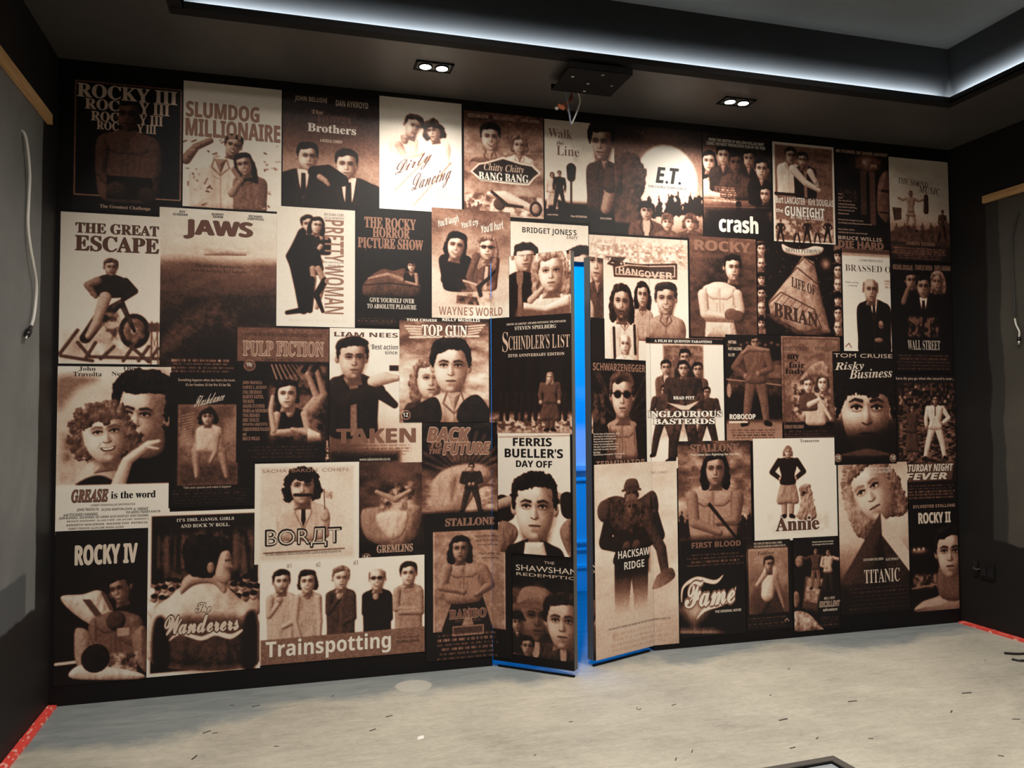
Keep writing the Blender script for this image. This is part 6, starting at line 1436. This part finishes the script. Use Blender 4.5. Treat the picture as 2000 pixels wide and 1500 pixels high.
# framed panel lying on the floor at the bottom edge of the view
fx1, fy1 = .866, -1.402
root = empty('framed_panel', (fx1 - .16, fy1 - .12, 0), 'grey framed glass panel lying flat on the floor, cut off by the bottom edge', 'panel')
Mr = Matrix.Translation((fx1, fy1, 0)) @ Matrix.Rotation(math.radians(3), 4, 'Z')
b = BM(); Wd, Dp = .34, .26
for q in ((-Wd, 0, -.032, 0), (-Wd, 0, -Dp, -Dp + .032), (-.034, 0, -Dp + .032, -.032), (-Wd, -Wd + .034, -Dp + .032, -.032)): box(b, q[0], q[1], q[2], q[3], 0, .022, Mr, bevel=.003)
bm_obj('frame', b, M_FRAME, root)
b = BM()
for q in ((-Wd + .034, -.034, -.039, -.032), (-Wd + .034, -.034, -Dp + .032, -Dp + .039), (-.041, -.034, -Dp + .039, -.039), (-Wd + .034, -Wd + .041, -Dp + .039, -.039)): box(b, q[0], q[1], q[2], q[3], 0.002, .019, Mr)
bm_obj('gasket', b, M_BLACK, root)
b = BM(); box(b, -Wd + .041, -.041, -Dp + .039, -.039, .002, .014, Mr); bm_obj('glass', b, M_GLASS, root)

# scraps on the floor
def floor_pt(x, y):
    d = CR * ((x - 1000) / FPX) + CU * ((750 - y) / FPX) + CF
    t = -CZ / d[2]; return CX + t * d[0], -CD + t * d[1]
root_x, root_y = floor_pt(821, 1442)
b = BM(); vs = [b.verts.new(p) for p in ((-.014, -.012, .001), (.012, -.010, .002), (.014, .010, .006), (-.006, .012, .003), (0, 0, .010), (-.012, .004, .005))]
for f in ((0, 1, 4), (1, 2, 4), (2, 3, 4), (3, 5, 4), (5, 0, 4)): b.faces.new([vs[i] for i in f])
r = bmesh.ops.extrude_face_region(b, geom=b.faces[:]); bmesh.ops.translate(b, vec=(0, 0, -.001), verts=[v for v in r['geom'] if isinstance(v, bmesh.types.BMVert)])
bmesh.ops.translate(b, vec=(root_x, root_y, 0), verts=b.verts)
tag(bm_obj('paper_scrap', b, M_PAPER, origin=(root_x, root_y, 0)), 'crumpled white paper scrap on the bare floor in front of the left door', 'scrap')
chips = [(728, 1426, 14, .3), (1665, 1370, 16, -.3), (1701, 1443, 7, -.8), (1596, 1442, 10, .35), (1548, 1461, 12, -.05), (1352, 1468, 11, .7), (1320, 1483, 12, .7), (1985, 1405, 11, -.6), (1888, 1354, 16, -.35), (1858, 1390, 12, .4), (1505, 1358, 7, .3), (1541, 1307, 6, .3), (760, 1399, 13, .1), (1249, 1386, 8, 0), (1530, 1406, 18, -.1), (404, 1430, 15, .4), (420, 1432, 9, -.2), (380, 1480, 16, .9), (540, 1458, 8, -.4), (1115, 1410, 7, -.2), (1244, 1384, 8, .8), (500, 1379, 14, .1), (453, 1378, 7, -.3), (1955, 1477, 8, -.9), (1924, 1290, 4, .2), (1316, 1377, 10, .1), (650, 1360, 5, .4), (1045, 1475, 7, .5)]
g = 'dark offcuts scattered over the floor'
chip_data = []
for v in range(3):
    b = BM(); box(b, -.5, .5, -.09, .09, 0, .06)
    for vv in b.verts: vv.co.y += .12 * (v - 1) * (vv.co.x ** 2 - .1); vv.co.x *= 1 + .1 * random.random(); vv.co.z *= .7 + .6 * random.random()
    me = bpy.data.meshes.new('dark_offcut'); b.to_mesh(me); b.free(); me.materials.append(M_CHIP); chip_data.append(me)
for i, (x, y, ln, rz) in enumerate(chips):
    X, Y = floor_pt(x, y); L_ = ln / 640.0 * math.hypot(X - CX, Y + CD) / 2.6 * 1.1
    o = bpy.data.objects.new('dark_offcut', chip_data[i % 3]); COL.objects.link(o)
    o.location = (X, Y, 0.0003); o.rotation_euler = (0, 0, rz + .25); o.scale = (L_, L_ * .8, .03)
    tag(o, 'small dark offcut lying loose on the bare floor', 'offcut', g)
# bent black strap pieces by the right wall
for (x, y, pts, lb) in [(1990, 1279, [(-.06, .03), (-.01, .0), (.05, -.01), (.12, -.02)], 'bent black strap end on the floor at the right edge, the upper one'), (1997, 1292, [(-.03, .03), (-.015, .0), (.04, -.01), (.1, .0)], 'bent black strap end on the floor at the right edge, the lower one')]:
    X, Y = floor_pt(x, y); b = BM()
    tube(b, smooth_path([(X + a, Y + c_, .006) for a, c_ in pts], 5), .006, 6)
    tag(bm_obj('strap_end', b, M_BLACKPL, origin=(X, Y, 0)), lb, 'strap', 'strap ends by the right wall')
